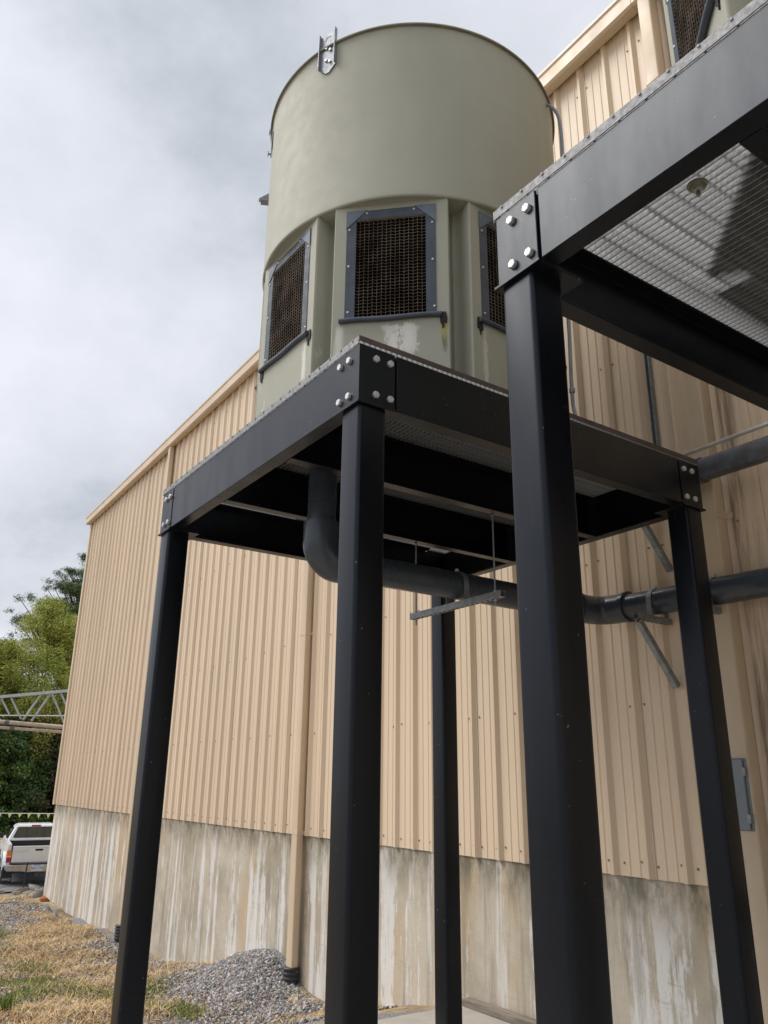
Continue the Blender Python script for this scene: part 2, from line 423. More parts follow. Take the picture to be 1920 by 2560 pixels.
# road beyond the shed and the mown bank behind it
mb = MB()
yy = [-80, 60]
mb.add([(-25.2, -80, -2.93 + H), (-41.5, -80, -2.93 + H), (-41.5, 60, -2.93 + H), (-25.2, 60, -2.93 + H)], [(3, 2, 1, 0)])
tag(mb.build('road', M_ROAD), kind='structure')
mb = MB(); bx = [-41.6, -43, -46.2, -62.2]; bz = [-2.935, -2.90, -2.86, -2.50]
for k in range(3): mb.add([(bx[k], -80, bz[k] + H), (bx[k + 1], -80, bz[k + 1] + H), (bx[k + 1], 60, bz[k + 1] + H), (bx[k], 60, bz[k] + H)], [(3, 2, 1, 0)])
tag(mb.build('grass_bank', M_BANK), kind='structure')
pad = MB().box(-5.86, 9, -4, 4.86, -2.3 + H, -1.75 + H).build('concrete_pad', M_PAD); tag(pad, kind='structure')
bevel(pad, .012)

# ------------------------------------------------------------------ the shed
XL, XR, DEPTH = -21.66, 9.0, 20.0
ZS, ZE = -.612 + H, 6.66 + H
bld = empty('metal_building', (0, 0, 0), WA, 'long tan ribbed metal shed on a streaked concrete wall, behind the cooling towers', 'building')
# concrete stem wall
mb = MB(); mb.box(XL + .03, XR, D + .012, D + .26, -3.2 + H, ZS + .02)
cw_ = mb.build('concrete_wall', M_CONC, bld); bevel(cw_, .012)
mb = MB(); mb.box(XL + .03, XL + .27, D + .262, D + DEPTH, -3.2 + H, ZS + .02); mb.build('concrete_wall', M_CONC, bld)
# ribbed panel, three ribs 0.305 apart: local x 0..0.915, outward is -y
def panel_profile(n=3, p=.305):
    pts = []
    for k in range(n):
        o = k * p
        pts += [(o, 0)]
        for c in (.088, .176):
            pts += [(o + c - .013, 0), (o + c - .006, -.0055), (o + c + .006, -.0055), (o + c + .013, 0)]
        pts += [(o + p - .084, 0), (o + p - .056, -.034), (o + p - .028, -.034)]
    pts += [(n * p, 0), (n * p + .006, -.0045), (n * p + .012, -.0045)]
    return pts
def panel_mesh(n, z0, z1):
    pr = panel_profile(n); mb = MB()
    v = [(x, y, z0) for x, y in pr] + [(x, y, z1) for x, y in pr] + [(x, y + .002, z0) for x, y in pr] + [(x, y + .002, z1) for x, y in pr]
    k = len(pr); f = []
    for i_ in range(k - 1):
        f += [(i_, i_ + 1, i_ + 1 + k, i_ + k), (i_ + 2 * k, i_ + 3 * k, i_ + 1 + 3 * k, i_ + 1 + 2 * k), (i_, i_ + 2 * k, i_ + 1 + 2 * k, i_ + 1)]
    mb.add(v, f); return mb
X0 = -5.707 + .004
pm = None; k0 = math.floor((XL - X0) / .915) + 1
px_ = []
for k in range(k0, int((XR - X0) / .915) + 1): px_.append(X0 + .915 * k)
def wall_mesh_at(x, n=3):
    mb = panel_mesh(n, ZS, ZE)
    mb.v = [(vx + x, vy + D, vz) for vx, vy, vz in mb.v]
    return mb
for k, x in enumerate(px_):
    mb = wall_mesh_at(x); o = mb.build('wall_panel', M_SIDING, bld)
    o.location.y = .0012 * (k % 2)
nleft = px_[0] - XL
nl = int(nleft / .305)
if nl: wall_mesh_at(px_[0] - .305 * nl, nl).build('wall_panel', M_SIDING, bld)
# corner trim, end wall, roof, gutter
mb = MB(); mb.prism([(XL - .04, D - .041), (XL + .09, D - .041), (XL + .09, D - .001), (XL - .006, D - .001), (XL - .006, D + .12), (XL - .04, D + .12)], ZS, ZE)
mb.build('corner_trim', M_TRIM, bld)
mb = MB(); mb.box(XL - .003, XL + .02, D + .12, D + DEPTH, ZS, ZE)
zr = ZE + 1.3
mb.add([(XL, D + .1, ZE), (XL, D + DEPTH, ZE), (XL, D + DEPTH / 2, zr), (XL + .02, D + .1, ZE), (XL + .02, D + DEPTH, ZE), (XL + .02, D + DEPTH / 2, zr)], [(0, 1, 2), (5, 4, 3)])
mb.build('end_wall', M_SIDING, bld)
mb = MB(); mb.add([(XL - .08, D - .02, ZE + .12), (XR, D - .02, ZE + .12), (XR, D + DEPTH / 2, zr + .1), (XL - .08, D + DEPTH / 2, zr + .1), (XR, D + DEPTH, ZE + .1), (XL - .08, D + DEPTH, ZE + .1)], [(0, 1, 2, 3), (3, 2, 4, 5)])
mb.build('roof', simple('roof_metal', (.45, .45, .43), .5, .3), bld)
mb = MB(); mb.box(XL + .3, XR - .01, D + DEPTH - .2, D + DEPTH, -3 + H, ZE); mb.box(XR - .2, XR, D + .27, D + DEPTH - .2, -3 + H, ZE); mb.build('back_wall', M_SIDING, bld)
GY, GB, GT = D - .155, 6.555 + H, 6.76 + H
mb = MB()
gprof = [(D - .002, GB + .05), (D - .04, GB + .012), (GY + .022, GB), (GY, GB + .02), (GY - .004, GT - .05), (GY - .018, GT - .03), (GY - .018, GT), (GY + .004, GT), (GY + .004, GT - .02), (D - .002, GT - .02)]
nseg = 5; gl = [XL - .06, -15.3, -9.2, -3.2, 2.9, XR]
for k in range(nseg):
    mb = MB(); mb.prism(gprof, gl[k] + .002, gl[k + 1] - .002, 'x'); mb.build('gutter', M_TRIM, bld)
    if k:
        s_ = MB(); s_.prism([(y - .004 if y < D - .05 else y, z_ + (.004 if z_ > GT - .06 else -.004)) for y, z_ in gprof], gl[k] - .04, gl[k] + .04, 'x'); s_.build('gutter_joint', M_TRIM, bld)
# downspouts
def corr_sleeve(cx_, cy_, z0, z1, r, parent):
    n = int((z1 - z0) / .012); path = [(cx_, cy_, z0 + (z1 - z0) * k / n) for k in range(n + 1)]
    rs = [r * (1 + .09 * (1 if (k // 2) % 2 else -.6)) for k in range(n + 1)]
    MB().tube(path, rs, 20).build('drain_sleeve', M_CORR, parent, smooth=50)
for x0, x1, d, zb_, zstrap, lab in ((-15.235, -15.10, .085, -2.44, (.1,), None), (-8.977, -8.835, .082, -2.03, (-.58, 1.76, 4.4), None), (-3.11, -2.986, .107, -1.66, (1.74, 4.6), None)):
    mb = MB(); mb.prism(rrect(x0, x1, D - .036 - d, D - .036, .012, 3), zb_ + H, GB + .01)
    ds = mb.build('downspout', M_SPOUT, bld, smooth=True)
    if zb_ < -1.8: corr_sleeve((x0 + x1) / 2, D - .036 - d / 2 - .01, zb_ - .18 + H, zb_ + .06 + H, .085, ds)
    for zz in zstrap:
        s_ = MB(); s_.box(x0 - .05, x1 + .05, D - .0362, D - .0335, zz + H - .02, zz + H + .02); s_.box(x0 - .003, x1 + .003, D - .039 - d, D - .0365, zz + H - .02, zz + H + .02)
        s_.build('strap', M_SPOUT, ds)
    for zz in (5.62,):
        s_ = MB(); s_.prism(rrect(x0 - .004, x1 + .004, D - .040 - d, D - .0362, .012, 3), zz + H - .03, zz + H + .005); s_.build('seam_collar', M_SPOUT, ds, smooth=True)
# screws, joined (thousands)
sv = hexbolt_mesh(.0065, .006, M_SCREW, washer=True)
base_v = np.array([v.co[:] for v in sv.vertices]); base_f = [tuple(p.vertices) for p in sv.polygons]
mb = MB()
rows = [-.52, .55, 1.70, 3.33, 4.9, 6.3]
for x in np.arange(X0 + .305 * math.ceil((XL + .2 - X0) / .305), XR, .305):
    for ri, z_ in enumerate(rows):
        offs = (.03, .204) if ri == 0 else (.204,) if (ri + int(round(x / .305))) % 2 else (.03,)
        for ofs in offs:
            jx, jz = rng.normal(0, .006), rng.normal(0, .008)
            mb.add([(x + ofs + jx + b_[0], D - b_[2] - .0005, z_ + H + jz + b_[1]) for b_ in base_v], base_f)
sc_ = mb.build('panel_screws', M_SCREW, bld); sc_['kind'] = 'stuff'

# timber curb against the wall
c0 = w2(-6.62, D - .0, 0)
tm = MB().box(0, 5.6, -.10, -.004, 0, .055).build('timber_curb', M_TIMBER, None, loc=w2(-5.88, D + .008, -1.749 + H), rot=(0, 0, WA)); bevel(tm, .006)
tag(tm, 'grey weathered timber laid along the foot of the concrete wall on the pad', 'timber')

# ------------------------------------------------------------------ platforms
WX, WY, ZB, HB, CW = 2.568, 2.559, 1.636 + H, .2927, .152
OFF = .006; TW = .011
def make_platform():
    root = empty('steel_platform', (0, 0, 0), 0, 'x', 'platform')
    zc0, zc1 = -.03, ZB - .012
    for cx_, cy_ in ((0, 0), (WX - CW, 0), (WX - CW, WY - CW), (0, WY - CW)):
        mb = MB(); mb.prism(rrect(cx_, cx_ + CW, cy_, cy_ + CW, .019, 5), zc0 - .06, zc1)
        c = mb.build('column', M_BLACK, root, smooth=30)
        mb = MB(); mb.box(cx_ - .055, cx_ + CW + .055, cy_ - .055, cy_ + CW + .055, zc0, zc0 + .012)
        bevel(mb.build('base_plate', M_BLACK, c))
        # cap plate
        ax0 = cx_ - .018 if cx_ == 0 else cx_ - .052; ax1 = ax0 + .222
        ay0 = cy_ - .018 if cy_ == 0 else cy_ - .052; ay1 = ay0 + .222
        mb = MB(); mb.box(ax0, ax1, ay0, ay1, zc1 + .0005, ZB - .0005)
        bevel(mb.build('cap_plate', M_BLACK, root), .0015)
    z0, z1 = ZB, ZB + HB
    fl = .078
    def channel(axis, face, sgn, a, b, name='beam', z1_=None, f=fl):
        zt = z1_ or z1
        pr = [(0, z0), (f, z0), (f, z0 + .010), (TW, z0 + .016), (TW, zt - .016), (f, zt - .010), (f, zt), (0, zt)]
        pr = [(face + sgn * u_, v_) for u_, v_ in pr]
        if sgn < 0: pr = pr[::-1]
        mb = MB(); mb.prism(pr, a, b, axis); return bevel(mb.build(name, M_BLACK, root), .0025, 2)
    # x beams: front is cut 0.2 from the left corner, runs through at the right corner
    channel('x', -OFF, 1, .206, WX + OFF)
    channel('x', WY + OFF, -1, .206, WX - .206)
    channel('y', WX + OFF + .0, -1, .206, WY - .206)
    channel('y', -OFF, 1, .206, WY - .206)
    for xb in (.884, 1.714): channel('y', xb, 1, fl - OFF + .003, WY - fl + OFF - .003, 'joist', z1 - .002, .07)
    # corner L plates
    def lplate(cx_, cy_, sx, sy, lx=.2, ly=.2):
        t = .0125
        pts = [(cx_, cy_), (cx_ - sx * lx, cy_), (cx_ - sx * lx, cy_ - sy * t), (cx_ - sx * t, cy_ - sy * t), (cx_ - sx * t, cy_ - sy * ly), (cx_, cy_ - sy * ly)]
        if sx * sy > 0: pts = pts[::-1]
        mb = MB(); mb.prism(pts, z0 + .0005, z1 - .0005)
        bk_ = MB()
        if lx > .1: bk_.box(min(cx_, cx_ - sx * .23) + (.02 if sx < 0 else 0), max(cx_, cx_ - sx * .23) - (.02 if sx > 0 else 0), min(cy_ - sy * t, cy_ - sy * (t + .004)), max(cy_ - sy * t, cy_ - sy * (t + .004)), z0 + .018, z1 - .018)
        if ly > .1: bk_.box(min(cx_ - sx * t, cx_ - sx * (t + .004)), max(cx_ - sx * t, cx_ - sx * (t + .004)), min(cy_, cy_ - sy * .23) + (.02 if sy < 0 else 0), max(cy_, cy_ - sy * .23) - (.02 if sy > 0 else 0), z0 + .018, z1 - .018)
        bk_.build('splice_plate', M_BLACK, root)
        return bevel(mb.build('corner_plate', M_BLACK, root), .004, 3)
    e_ = OFF + .0015
    pB = lplate(-e_, -e_, -1, -1); pA = lplate(WX + e_, -e_ - .0, 1, -1, .010, .2); pC = lplate(WX + e_, WY + e_, 1, 1); pD = lplate(-e_, WY + e_, -1, 1)
    for zz in (z0 + .048, z0 + .234):
        for d_ in (.075, .156):
            for pl_, loc, nn in ((pB, (d_, -e_, zz), (0, -1, 0)), (pB, (-e_, d_, zz), (-1, 0, 0)), (pA, (WX - d_, -OFF, zz), (0, -1, 0)), (pA, (WX + e_, d_ + .008, zz), (1, 0, 0)),
                                 (pC, (WX + e_, WY - d_, zz), (1, 0, 0)), (pC, (WX - d_, WY + e_, zz), (0, 1, 0)), (pD, (d_, WY + e_, zz), (0, 1, 0)), (pD, (-e_, WY - d_, zz), (-1, 0, 0))):
                bolt_at(loc, nn, pl_)
    # grating
    zg = z1 + .0012; hg = .037
    me = MB().box(-.012, WX + .004, -.0022, .0022, 0, hg).mesh('bearing_bar', M_GRATE)
    y = -.009; k = 0
    while y < WY + .005:
        link('bearing_bar', me, root, (0, y, zg)); y += .0312; k += 1
        if k in (29, 58): y += .004
    mr = MB().tube([(0, -.016, 0), (0, WY + .012, 0)], .0042, 6).mesh('cross_rod', M_GRATE)
    mn = MB().tube([(0, 0, 0), (0, -.004, 0)], .0052, 8).mesh('rod_end', M_GRATE)
    for k in range(25):
        r_ = link('cross_rod', mr, root, (.03 + .1037 * k, 0, zg + hg - .006))
        link('rod_end', mn, r_, (0, -.012, 0))
    mb = MB(); mb.box(WX + .0045, WX + .0085, -.011, WY + .008, zg + .012, zg + hg + .002); mb.build('banding_bar', M_RUSTBAND, root)
    mb = MB(); mb.box(-.0165, -.0125, -.011, WY + .008, zg, zg + hg); mb.build('banding_bar', M_GRATE, root)
    # tower hold-down: washer and nut seen under the grating
    for hx, hy in ((.536, .44), (WX - .45, .42), (.5, WY - .42), (WX - .45, WY - .42)):
        mb = MB(); mb.tube([(0, 0, 0), (0, 0, -.005), (0, 0, -.0051), (0, 0, -.013), (0, 0, -.014)], [.036, .034, .028, .022, .01], 20)
        a_ = mb.build('washer', M_BOLT_DULL, root, smooth=True, loc=(hx, hy, zg - .001))
        bolt_at((0, 0, -.012), (0, 0, -1), a_, BOLT)
        MB().tube([(0, 0, -.02), (0, 0, -.045)], .008, 8).build('stud', M_BOLT_DULL, a_)
    return root
p1 = make_platform(); p1.location = (-5.3137, 1.7409, 0)
p1['label'] = 'black steel platform on four square legs carrying the whole cooling tower'; p1['group'] = 'black steel cooling tower platforms'
p2 = copy_tree(p1); p2.location = (-1.7817, 1.7260, .0545)
p2['label'] = 'nearest black steel platform, its open grating seen from below at upper right'
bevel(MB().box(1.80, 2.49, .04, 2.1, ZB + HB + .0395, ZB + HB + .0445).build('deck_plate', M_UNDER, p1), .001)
for ch in p2.children:
    for g in ch.children:
        if g.name.startswith('base_plate'): g.location.z = -.0545

# ------------------------------------------------------------------ cooling towers
TR, TZL, TZT = 1.142, 3.547 + H, 4.996 + H
ZF = ZB + HB + .040
AP, HWF = 1.074, .367
def make_tower():
    root = empty('cooling_tower', (0, 0, 0), 0, 'x', 'cooling tower')
    A0 = -43.75
    n = 160
    prof = [(TR - .03, TZL - .0), (TR - .004, TZL - .004), (TR + .003, TZL + .004), (TR + .004, TZL + .02), (TR, TZL + .05), (TR, TZT - .16), (TR + .002, TZT - .05), (TR + .006, TZT - .022), (TR + .022, TZT - .016), (TR + .024, TZT - .010), (TR + .022, TZT - .004), (TR - .02, TZT), (TR - .03, TZT - .02), (TR - .03, TZL + .06)]
    v = []; f = []
    for k in range(n):
        t = 2 * math.pi * k / n
        for r, z in prof: v.append((r * math.cos(t), r * math.sin(t), z))
    P_ = len(prof)
    for k in range(n):
        for i_ in range(P_ - 1):
            a, b = k * P_ + i_, ((k + 1) % n) * P_ + i_
            f.append((a, b, b + 1, a + 1))
    MB().add(v, f).build('upper_shell', M_GEL, root, smooth=35)
    MB().tube([((TR + .016) * math.cos(2 * math.pi * k / 120), (TR + .016) * math.sin(2 * math.pi * k / 120), TZT - .017) for k in range(121)], .008, 8, False).build('rim_shade_band', simple('rim_shade_brown', (.15, .14, .105), .6), root, smooth=True)  # ring added to carry the shade under the lip, toned to the brownish rim
    # plan outline of the lower body
    inner = [(1.131, 18.95), (1.121, 19.25), (1.02, 19.75), (.992, 20.3), (.975, 21.2), (.972, 22.0), (.988, 22.5), (.972, 23.0), (.975, 23.8), (.992, 24.7), (1.02, 25.25), (1.121, 25.75), (1.131, 26.05)]
    mb = MB()
    zt = TZL + .03
    OW, OZ0, OZ1 = .226, 2.70 + H, 3.436 + H
    for k in range(8):
        a = R(A0 + 45 * k)
        nn = Vector((math.cos(a), math.sin(a), 0)); tt = Vector((-math.sin(a), math.cos(a), 0))
        def P3(s_, z, d=0): return nn * (AP - d) + tt * s_ + Vector((0, 0, z))
        hw = 1.131 * math.sin(R(18.7))
        # face with an opening
        for s0, s1, za, zb2 in ((-hw, -OW, ZF, zt), (OW, hw, ZF, zt), (-OW, OW, ZF, OZ0), (-OW, OW, OZ1, zt)):
            mb.add([P3(s0, za), P3(s1, za), P3(s1, zb2), P3(s0, zb2)], [(0, 1, 2, 3)])
        for (s0, za), (s1, zb2) in (((-OW, OZ0), (-OW, OZ1)), ((-OW, OZ1), (OW, OZ1)), ((OW, OZ1), (OW, OZ0)), ((OW, OZ0), (-OW, OZ0))):
            mb.add([P3(s0, za), P3(s1, zb2), P3(s1, zb2, .14), P3(s0, za, .14)], [(0, 1, 2, 3)])
        ring = [P3(hw, 0)] + [Vector((r * math.cos(a + R(t)), r * math.sin(a + R(t)), 0)) for r, t in inner]
        a2 = R(A0 + 45 * (k + 1)); n2 = Vector((math.cos(a2), math.sin(a2), 0)); t2 = Vector((-math.sin(a2), math.cos(a2), 0))
        ring.append(n2 * AP - t2 * hw)
        for i_ in range(len(ring) - 1):
            p, q_ = ring[i_], ring[i_ + 1]
            mb.add([(p.x, p.y, ZF), (q_.x, q_.y, ZF), (q_.x, q_.y, zt), (p.x, p.y, zt)], [(0, 1, 2, 3)])
    # underside of the upper shell and the floor of the basin
    no = 160
    mb.add([(r * math.cos(2 * math.pi * k / no), r * math.sin(2 * math.pi * k / no), TZL + .001) for r in (TR - .028, .94) for k in range(no)],
           [(k, k + no, (k + 1) % no + no, (k + 1) % no) for k in range(no)])
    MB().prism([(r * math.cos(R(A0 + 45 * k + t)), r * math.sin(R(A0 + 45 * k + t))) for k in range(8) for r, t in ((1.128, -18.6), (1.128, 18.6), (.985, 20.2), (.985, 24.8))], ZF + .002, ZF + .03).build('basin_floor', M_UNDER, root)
    lb = mb.build('lower_body', M_GEL, root)
    bpy_me = lb.data
    import bmesh
    bm = bmesh.new(); bm.from_mesh(bpy_me); bmesh.ops.remove_doubles(bm, verts=bm.verts, dist=.0004); bm.to_mesh(bpy_me); bm.free()
    bpy_me.shade_smooth(); bpy_me.set_sharp_from_angle(angle=R(38))
    # fan deck closing the top
    MB().add([(1.115 * math.cos(2 * math.pi * k / 64), 1.115 * math.sin(2 * math.pi * k / 64), TZT - .25) for k in range(64)], [tuple(range(64))]).build('fan_deck', M_GEL, root)
    # one inlet, local: x outward, y along the face, z up
    F_ = .287
    fz0, fz1, oz1 = 2.712 + H, 3.503 + H, 3.438 + H
    g = .003
    win = empty('inlet_frame_group', (0, 0, 0))
    bpy.data.objects.remove(win)
    def fr_mesh():
        mb = MB(); x0, x1 = AP + .0006, AP + .0045
        mb.box(x0, x1, -F_, -.224, fz0, oz1); mb.box(x0, x1, .224, F_, fz0, oz1); mb.box(x0 + .0002, x1 + .0006, -F_, F_, oz1, fz1)
        return mb.mesh('inlet_frame', M_FRAME)
    def gus(sg):
        mb = MB(); pts = [(sg * .289, 3.506 + H), (sg * .152, 3.506 + H), (sg * .289, 3.373 + H)]
        if sg < 0: pts = pts[::-1]
        mb.prism(pts, AP + .0055, AP + .0095, 'x'); return mb.mesh('corner_gusset', M_GUSS)
    def fill_mesh(front):
        mb = MB(); dx = .0284; dz = .0236
        x1, x0 = (AP + .001, AP - .003) if front else (AP - .0032, AP - .06)
        th, tz = (.0009, .0008) if front else (.0006, .0006)
        nz = int((oz1 - fz0 + .03) / dz) + 1; ncol = 17
        r_ = np.random.default_rng(3)
        for c in range(ncol):
            y0 = -.227 + dx * c
            mb.box(x0, x1, y0 - th, y0 + th, 2.685 + H, oz1 + .004)
            if c == ncol - 1: break
            for k in range(nz):
                z = 2.69 + H + dz * k
                s_ = .0034 * (1 if c % 2 else -1)
                za, zb2 = z - s_ + r_.normal(0, .0009), z + s_ + r_.normal(0, .0009)
                if z > oz1 - .004: continue
                v = [(x0, y0, za - tz), (x0, y0 + dx, zb2 - tz), (x1, y0 + dx, zb2 - tz), (x1, y0, za - tz), (x0, y0, za + tz), (x0, y0 + dx, zb2 + tz), (x1, y0 + dx, zb2 + tz), (x1, y0, za + tz)]
                mb.add(v, [(3, 2, 1, 0), (4, 5, 6, 7), (3, 7, 6, 2)])
        return mb.mesh('fill_grid' if front else 'fill_sheets', M_FILL if front else M_FILL_SHADE)
    def back_mesh():
        # second layer of fill standing behind, slightly skewed
        mb = MB(); x = AP - .072
        for c in range(18):
            y0 = -.235 + .0276 * c
            mb.box(x - .006, x, y0, y0 + .012, 2.68 + H, oz1 + .01)
        mb.box(AP - .138, AP - .13, -.225, .225, 2.68 + H, oz1 + .02)
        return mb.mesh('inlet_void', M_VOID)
    def sill_mesh():
        path = [(AP + .014, -.318 + .636 * k / 10, 2.686 + H + .003 * math.sin(k)) for k in range(11)]
        return MB().tube(path, .0165, 14).mesh('sill_pipe', M_FRAME, True)
    def torn_mesh(seed):
        r_ = random.Random(seed); mb = MB()
        pts = [(.300, 2.702), (.345, 2.704), (.352, 2.66), (.346, 2.625), (.335, 2.632), (.330, 2.60), (.322, 2.588), (.318, 2.618), (.306, 2.628), (.303, 2.66)]
        pts = [(y + r_.uniform(-.004, .004), z + H + r_.uniform(-.006, .006)) for y, z in pts]
        mb.prism(pts[::-1], AP + .001, AP + .008, 'x'); return mb.mesh('torn_sealant', M_RUBBER)
    fm, gl_, gr_, flm, bk, sl = fr_mesh(), gus(-1), gus(1), fill_mesh(True), back_mesh(), sill_mesh()
    flm2 = fill_mesh(False)
    scr2 = MB().tube([(0, 0, 0), (0, 0, .003), (0, 0, .005)], [.0085, .007, .003], 10).mesh('screw', M_BOLT, True)
    for k in range(8):
        a = R(A0 + 45 * k); rot = (0, 0, a)
        fo = link('inlet_frame', fm, root, None, rot)
        link('corner_gusset', gl_, fo); link('corner_gusset', gr_, fo)
        for y, z in ((-.156, 3.483), (.150, 3.481), (-.268, 3.365), (-.267, 3.087), (-.264, 2.751), (.267, 3.366), (.268, 3.087), (.276, 2.748)):
            link('screw', scr2, fo, (AP + .005 + (.001 if z > 3.4 else 0), y, z + H), (0, R(90), 0))
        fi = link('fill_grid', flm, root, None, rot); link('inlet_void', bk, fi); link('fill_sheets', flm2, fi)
        so = link('sill_pipe', sl, root, None, rot)
        link('torn_sealant', torn_mesh(k), so)
        if k % 2 == 1:
            t_ = torn_mesh(k + 20); 
            for v_ in t_.vertices: v_.co.y = -v_.co.y + .02
            t_.flip_normals(); link('torn_sealant', t_, so)
    # lifting lugs: flanged plate with a hole near its pointed foot and four bolts
    def lug(ang, zc_):
        lo = empty('x', (0, 0, 0)); bpy.data.objects.remove(lo)
        mb = MB(); w = .066; x0 = TR + .004
        z0_, z1_ = zc_ - .20, zc_ + .175
        # web with a round hole: fan of quads round the hole
        ho = (0, zc_ + .115); hr = .027; nn = 24
        outer = []
        sq = [(w, z1_), (-w, z1_), (-w, zc_ + .06), (w, zc_ + .06)]
        def sqp(t):
            c_, s_ = math.cos(t), math.sin(t); hx, hz = w, (z1_ - (zc_ + .06)) / 2; cz = (z1_ + zc_ + .06) / 2 - ho[1]
            k_ = min(hx / abs(c_) if abs(c_) > 1e-6 else 9, ((hz + cz) if s_ > 0 else (hz - cz)) / abs(s_) if abs(s_) > 1e-6 else 9)
            return (c_ * k_, ho[1] + s_ * k_)
        O = [sqp(2 * math.pi * (k + .5) / nn) for k in range(nn)]
        I = [(hr * math.cos(2 * math.pi * (k + .5) / nn), ho[1] + hr * math.sin(2 * math.pi * (k + .5) / nn)) for k in range(nn)]
        for xx, fl_ in ((x0 + .006, False), (x0, True)):
            v = [(xx, p[0], p[1]) for p in O] + [(xx, p[0], p[1]) for p in I]
            f_ = [(k, (k + 1) % nn, (k + 1) % nn + nn, k + nn) for k in range(nn)]
            mb.add(v, [t[::-1] for t in f_] if fl_ else f_)
        mb.prism([(-w, zc_ + .06), (w, zc_ + .06), (w, z0_ + .05), (0.012, z0_), (-.012, z0_), (-w, z0_ + .05)][::-1], x0, x0 + .006, 'x')
        mb.box(x0, x0 + .030, -w - .006, -w, z0_ + .05, z1_); mb.box(x0, x0 + .030, w, w + .006, z0_ + .05, z1_)
        o = mb.build('lifting_lug', M_GALV, root, None, None); o.rotation_euler = (0, 0, R(ang))
        for y, z in ((-.012, .03), (.022, .0), (-.012, -.085), (.022, -.11)):
            bolt_at((x0 + .006, y, zc_ + z), (1, 0, 0), o, hexbolt_mesh(.012, .012))
        return o
    lug(-67.8, 4.945 + H); lug(112.2, 4.945 + H)
    # oval inspection plate with wing nuts, and a small tie bracket lower down
    mb = MB(); c = TR + .004
    pts = [(.055 * math.cos(R(15 * k)), 4.79 + H + .13 * math.sin(R(15 * k))) for k in range(24)]
    mb.prism(pts, c, c + .006, 'x'); o = mb.build('oval_plate', M_GALV, root); o.rotation_euler = (0, 0, R(-112))
    for z in (4.90, 4.685):
        w_ = MB(); w_.box(c + .006, c + .028, -.004, .004, z + H - .006, z + H + .006); w_.box(c + .022, c + .028, -.022, .022, z + H - .010, z + H + .010); w_.build('wing_nut', M_GALV, o)
    mb = MB(); mb.prism([(TR, 4.36 + H), (TR + .075, 4.30 + H), (TR + .075, 4.27 + H), (TR, 4.27 + H)][::-1], -.003, .003, 'y'); mb.box(TR, TR + .06, -.03, .03, 4.267 + H, 4.272 + H)
    o = mb.build('tie_bracket', M_GALV, root); o.rotation_euler = (0, 0, R(-115))
    return root
t1 = make_tower(); t1.location = (-4.246, 3.154, 0)
t1['label'] = 'round grey green fibreglass cooling tower with screened air inlets, wholly visible on the middle platform'; t1['group'] = 'grey green cooling towers'
t2 = copy_tree(t1); t2.location = (-.564, 3.182, .0545)
t2['label'] = 'grey green cooling tower cut off by the top right corner, on the nearest platform'
# the run of stain under the torn end of the middle inlet
# ------------------------------------------------------------------ pipes
PR = .091
dp = empty('drain_pipe', (-3.97, 2.27, 1.24 + H), 0, 'dark grey plastic drain pipe dropping under the middle platform, then running to the wall', 'pipe')
def rel(o, pts): return [Vector(p) - o.location for p in pts]
zp = 1.235 + H
MB().tube(rel(dp, [(-3.97, 2.27, ZB + .25), (-3.97, 2.27, zp + .16)]), .088, 28).build('pipe', M_PIPE, dp, smooth=True)
MB().tube(rel(dp, [(-3.97, 2.27 + .14, zp), (-3.96, 4.5, zp)]), PR, 28).build('pipe', M_PIPE, dp, smooth=True)
e1 = fillet([(-3.97, 2.27, zp + .235), (-3.97, 2.27, zp - .005), (-3.97, 2.27 + .24, zp - .005)], .125, 10)
MB().tube(rel(dp, e1), .108, 28).build('elbow', M_PIPE, dp, smooth=50)
yx = 4.72
e2 = fillet([(-3.96, yx - .25, zp), (-3.955, yx, zp), (-3.955 + .25, yx, zp - .006)], .13, 10)
MB().tube(rel(dp, e2), .106, 28).build('elbow', M_PIPE, dp, smooth=50)
for a_, b_ in (((-3.96, yx - .27, zp), (-3.96, yx - .235, zp)), ((-3.72, yx, zp - .004), (-3.685, yx, zp - .005))):
    MB().tube(rel(dp, [a_, b_]), .113, 28).build('coupling_ring', M_PIPE, dp, smooth=50)
MB().tube(rel(dp, [(-3.75, yx, zp - .004), (-2.6, yx, 1.205 + H), (2.5, yx, 1.10 + H)]), PR, 28).build('pipe', M_PIPE, dp, smooth=True)
# upper pipe
up_ = empty('supply_pipe', (-2.95, 4.62, 2.02 + H), 0, 'dusty grey pipe running along the wall level with the platform tops at right', 'pipe')
MB().tube(rel(up_, fillet([(-3.14, 4.85, 2.03 + H), (-3.14, 4.62, 2.03 + H), (-2.3, 4.60, 2.015 + H), (2.5, 4.55, 1.98 + H)][0:3] + [(2.5, 4.55, 1.98 + H)], .09, 8)), .079, 24).build('pipe', M_PIPE2, up_, smooth=50)
MB().tube(rel(up_, [(-2.95, 4.62, 2.028 + H), (-2.90, 4.62, 2.027 + H)]), .089, 24).build('coupling_ring', M_PIPE2, up_, smooth=50)
# thin rigid conduit above it
cd_ = MB().tube([Vector(p) - Vector((-2.98, 4.5, 2.12 + H)) for p in fillet([(-3.0, 4.84, 2.13 + H), (-3.0, 4.5, 2.125 + H), (2.5, 4.48, 2.16 + H)], .08, 8)], .0135, 12).build('conduit', simple('bright_conduit', (.50, .48, .44), .4, .5), None, True, (-2.98, 4.5, 2.12 + H))
tag(cd_, 'thin pale metal conduit running just above the dusty pipe at right', 'conduit')
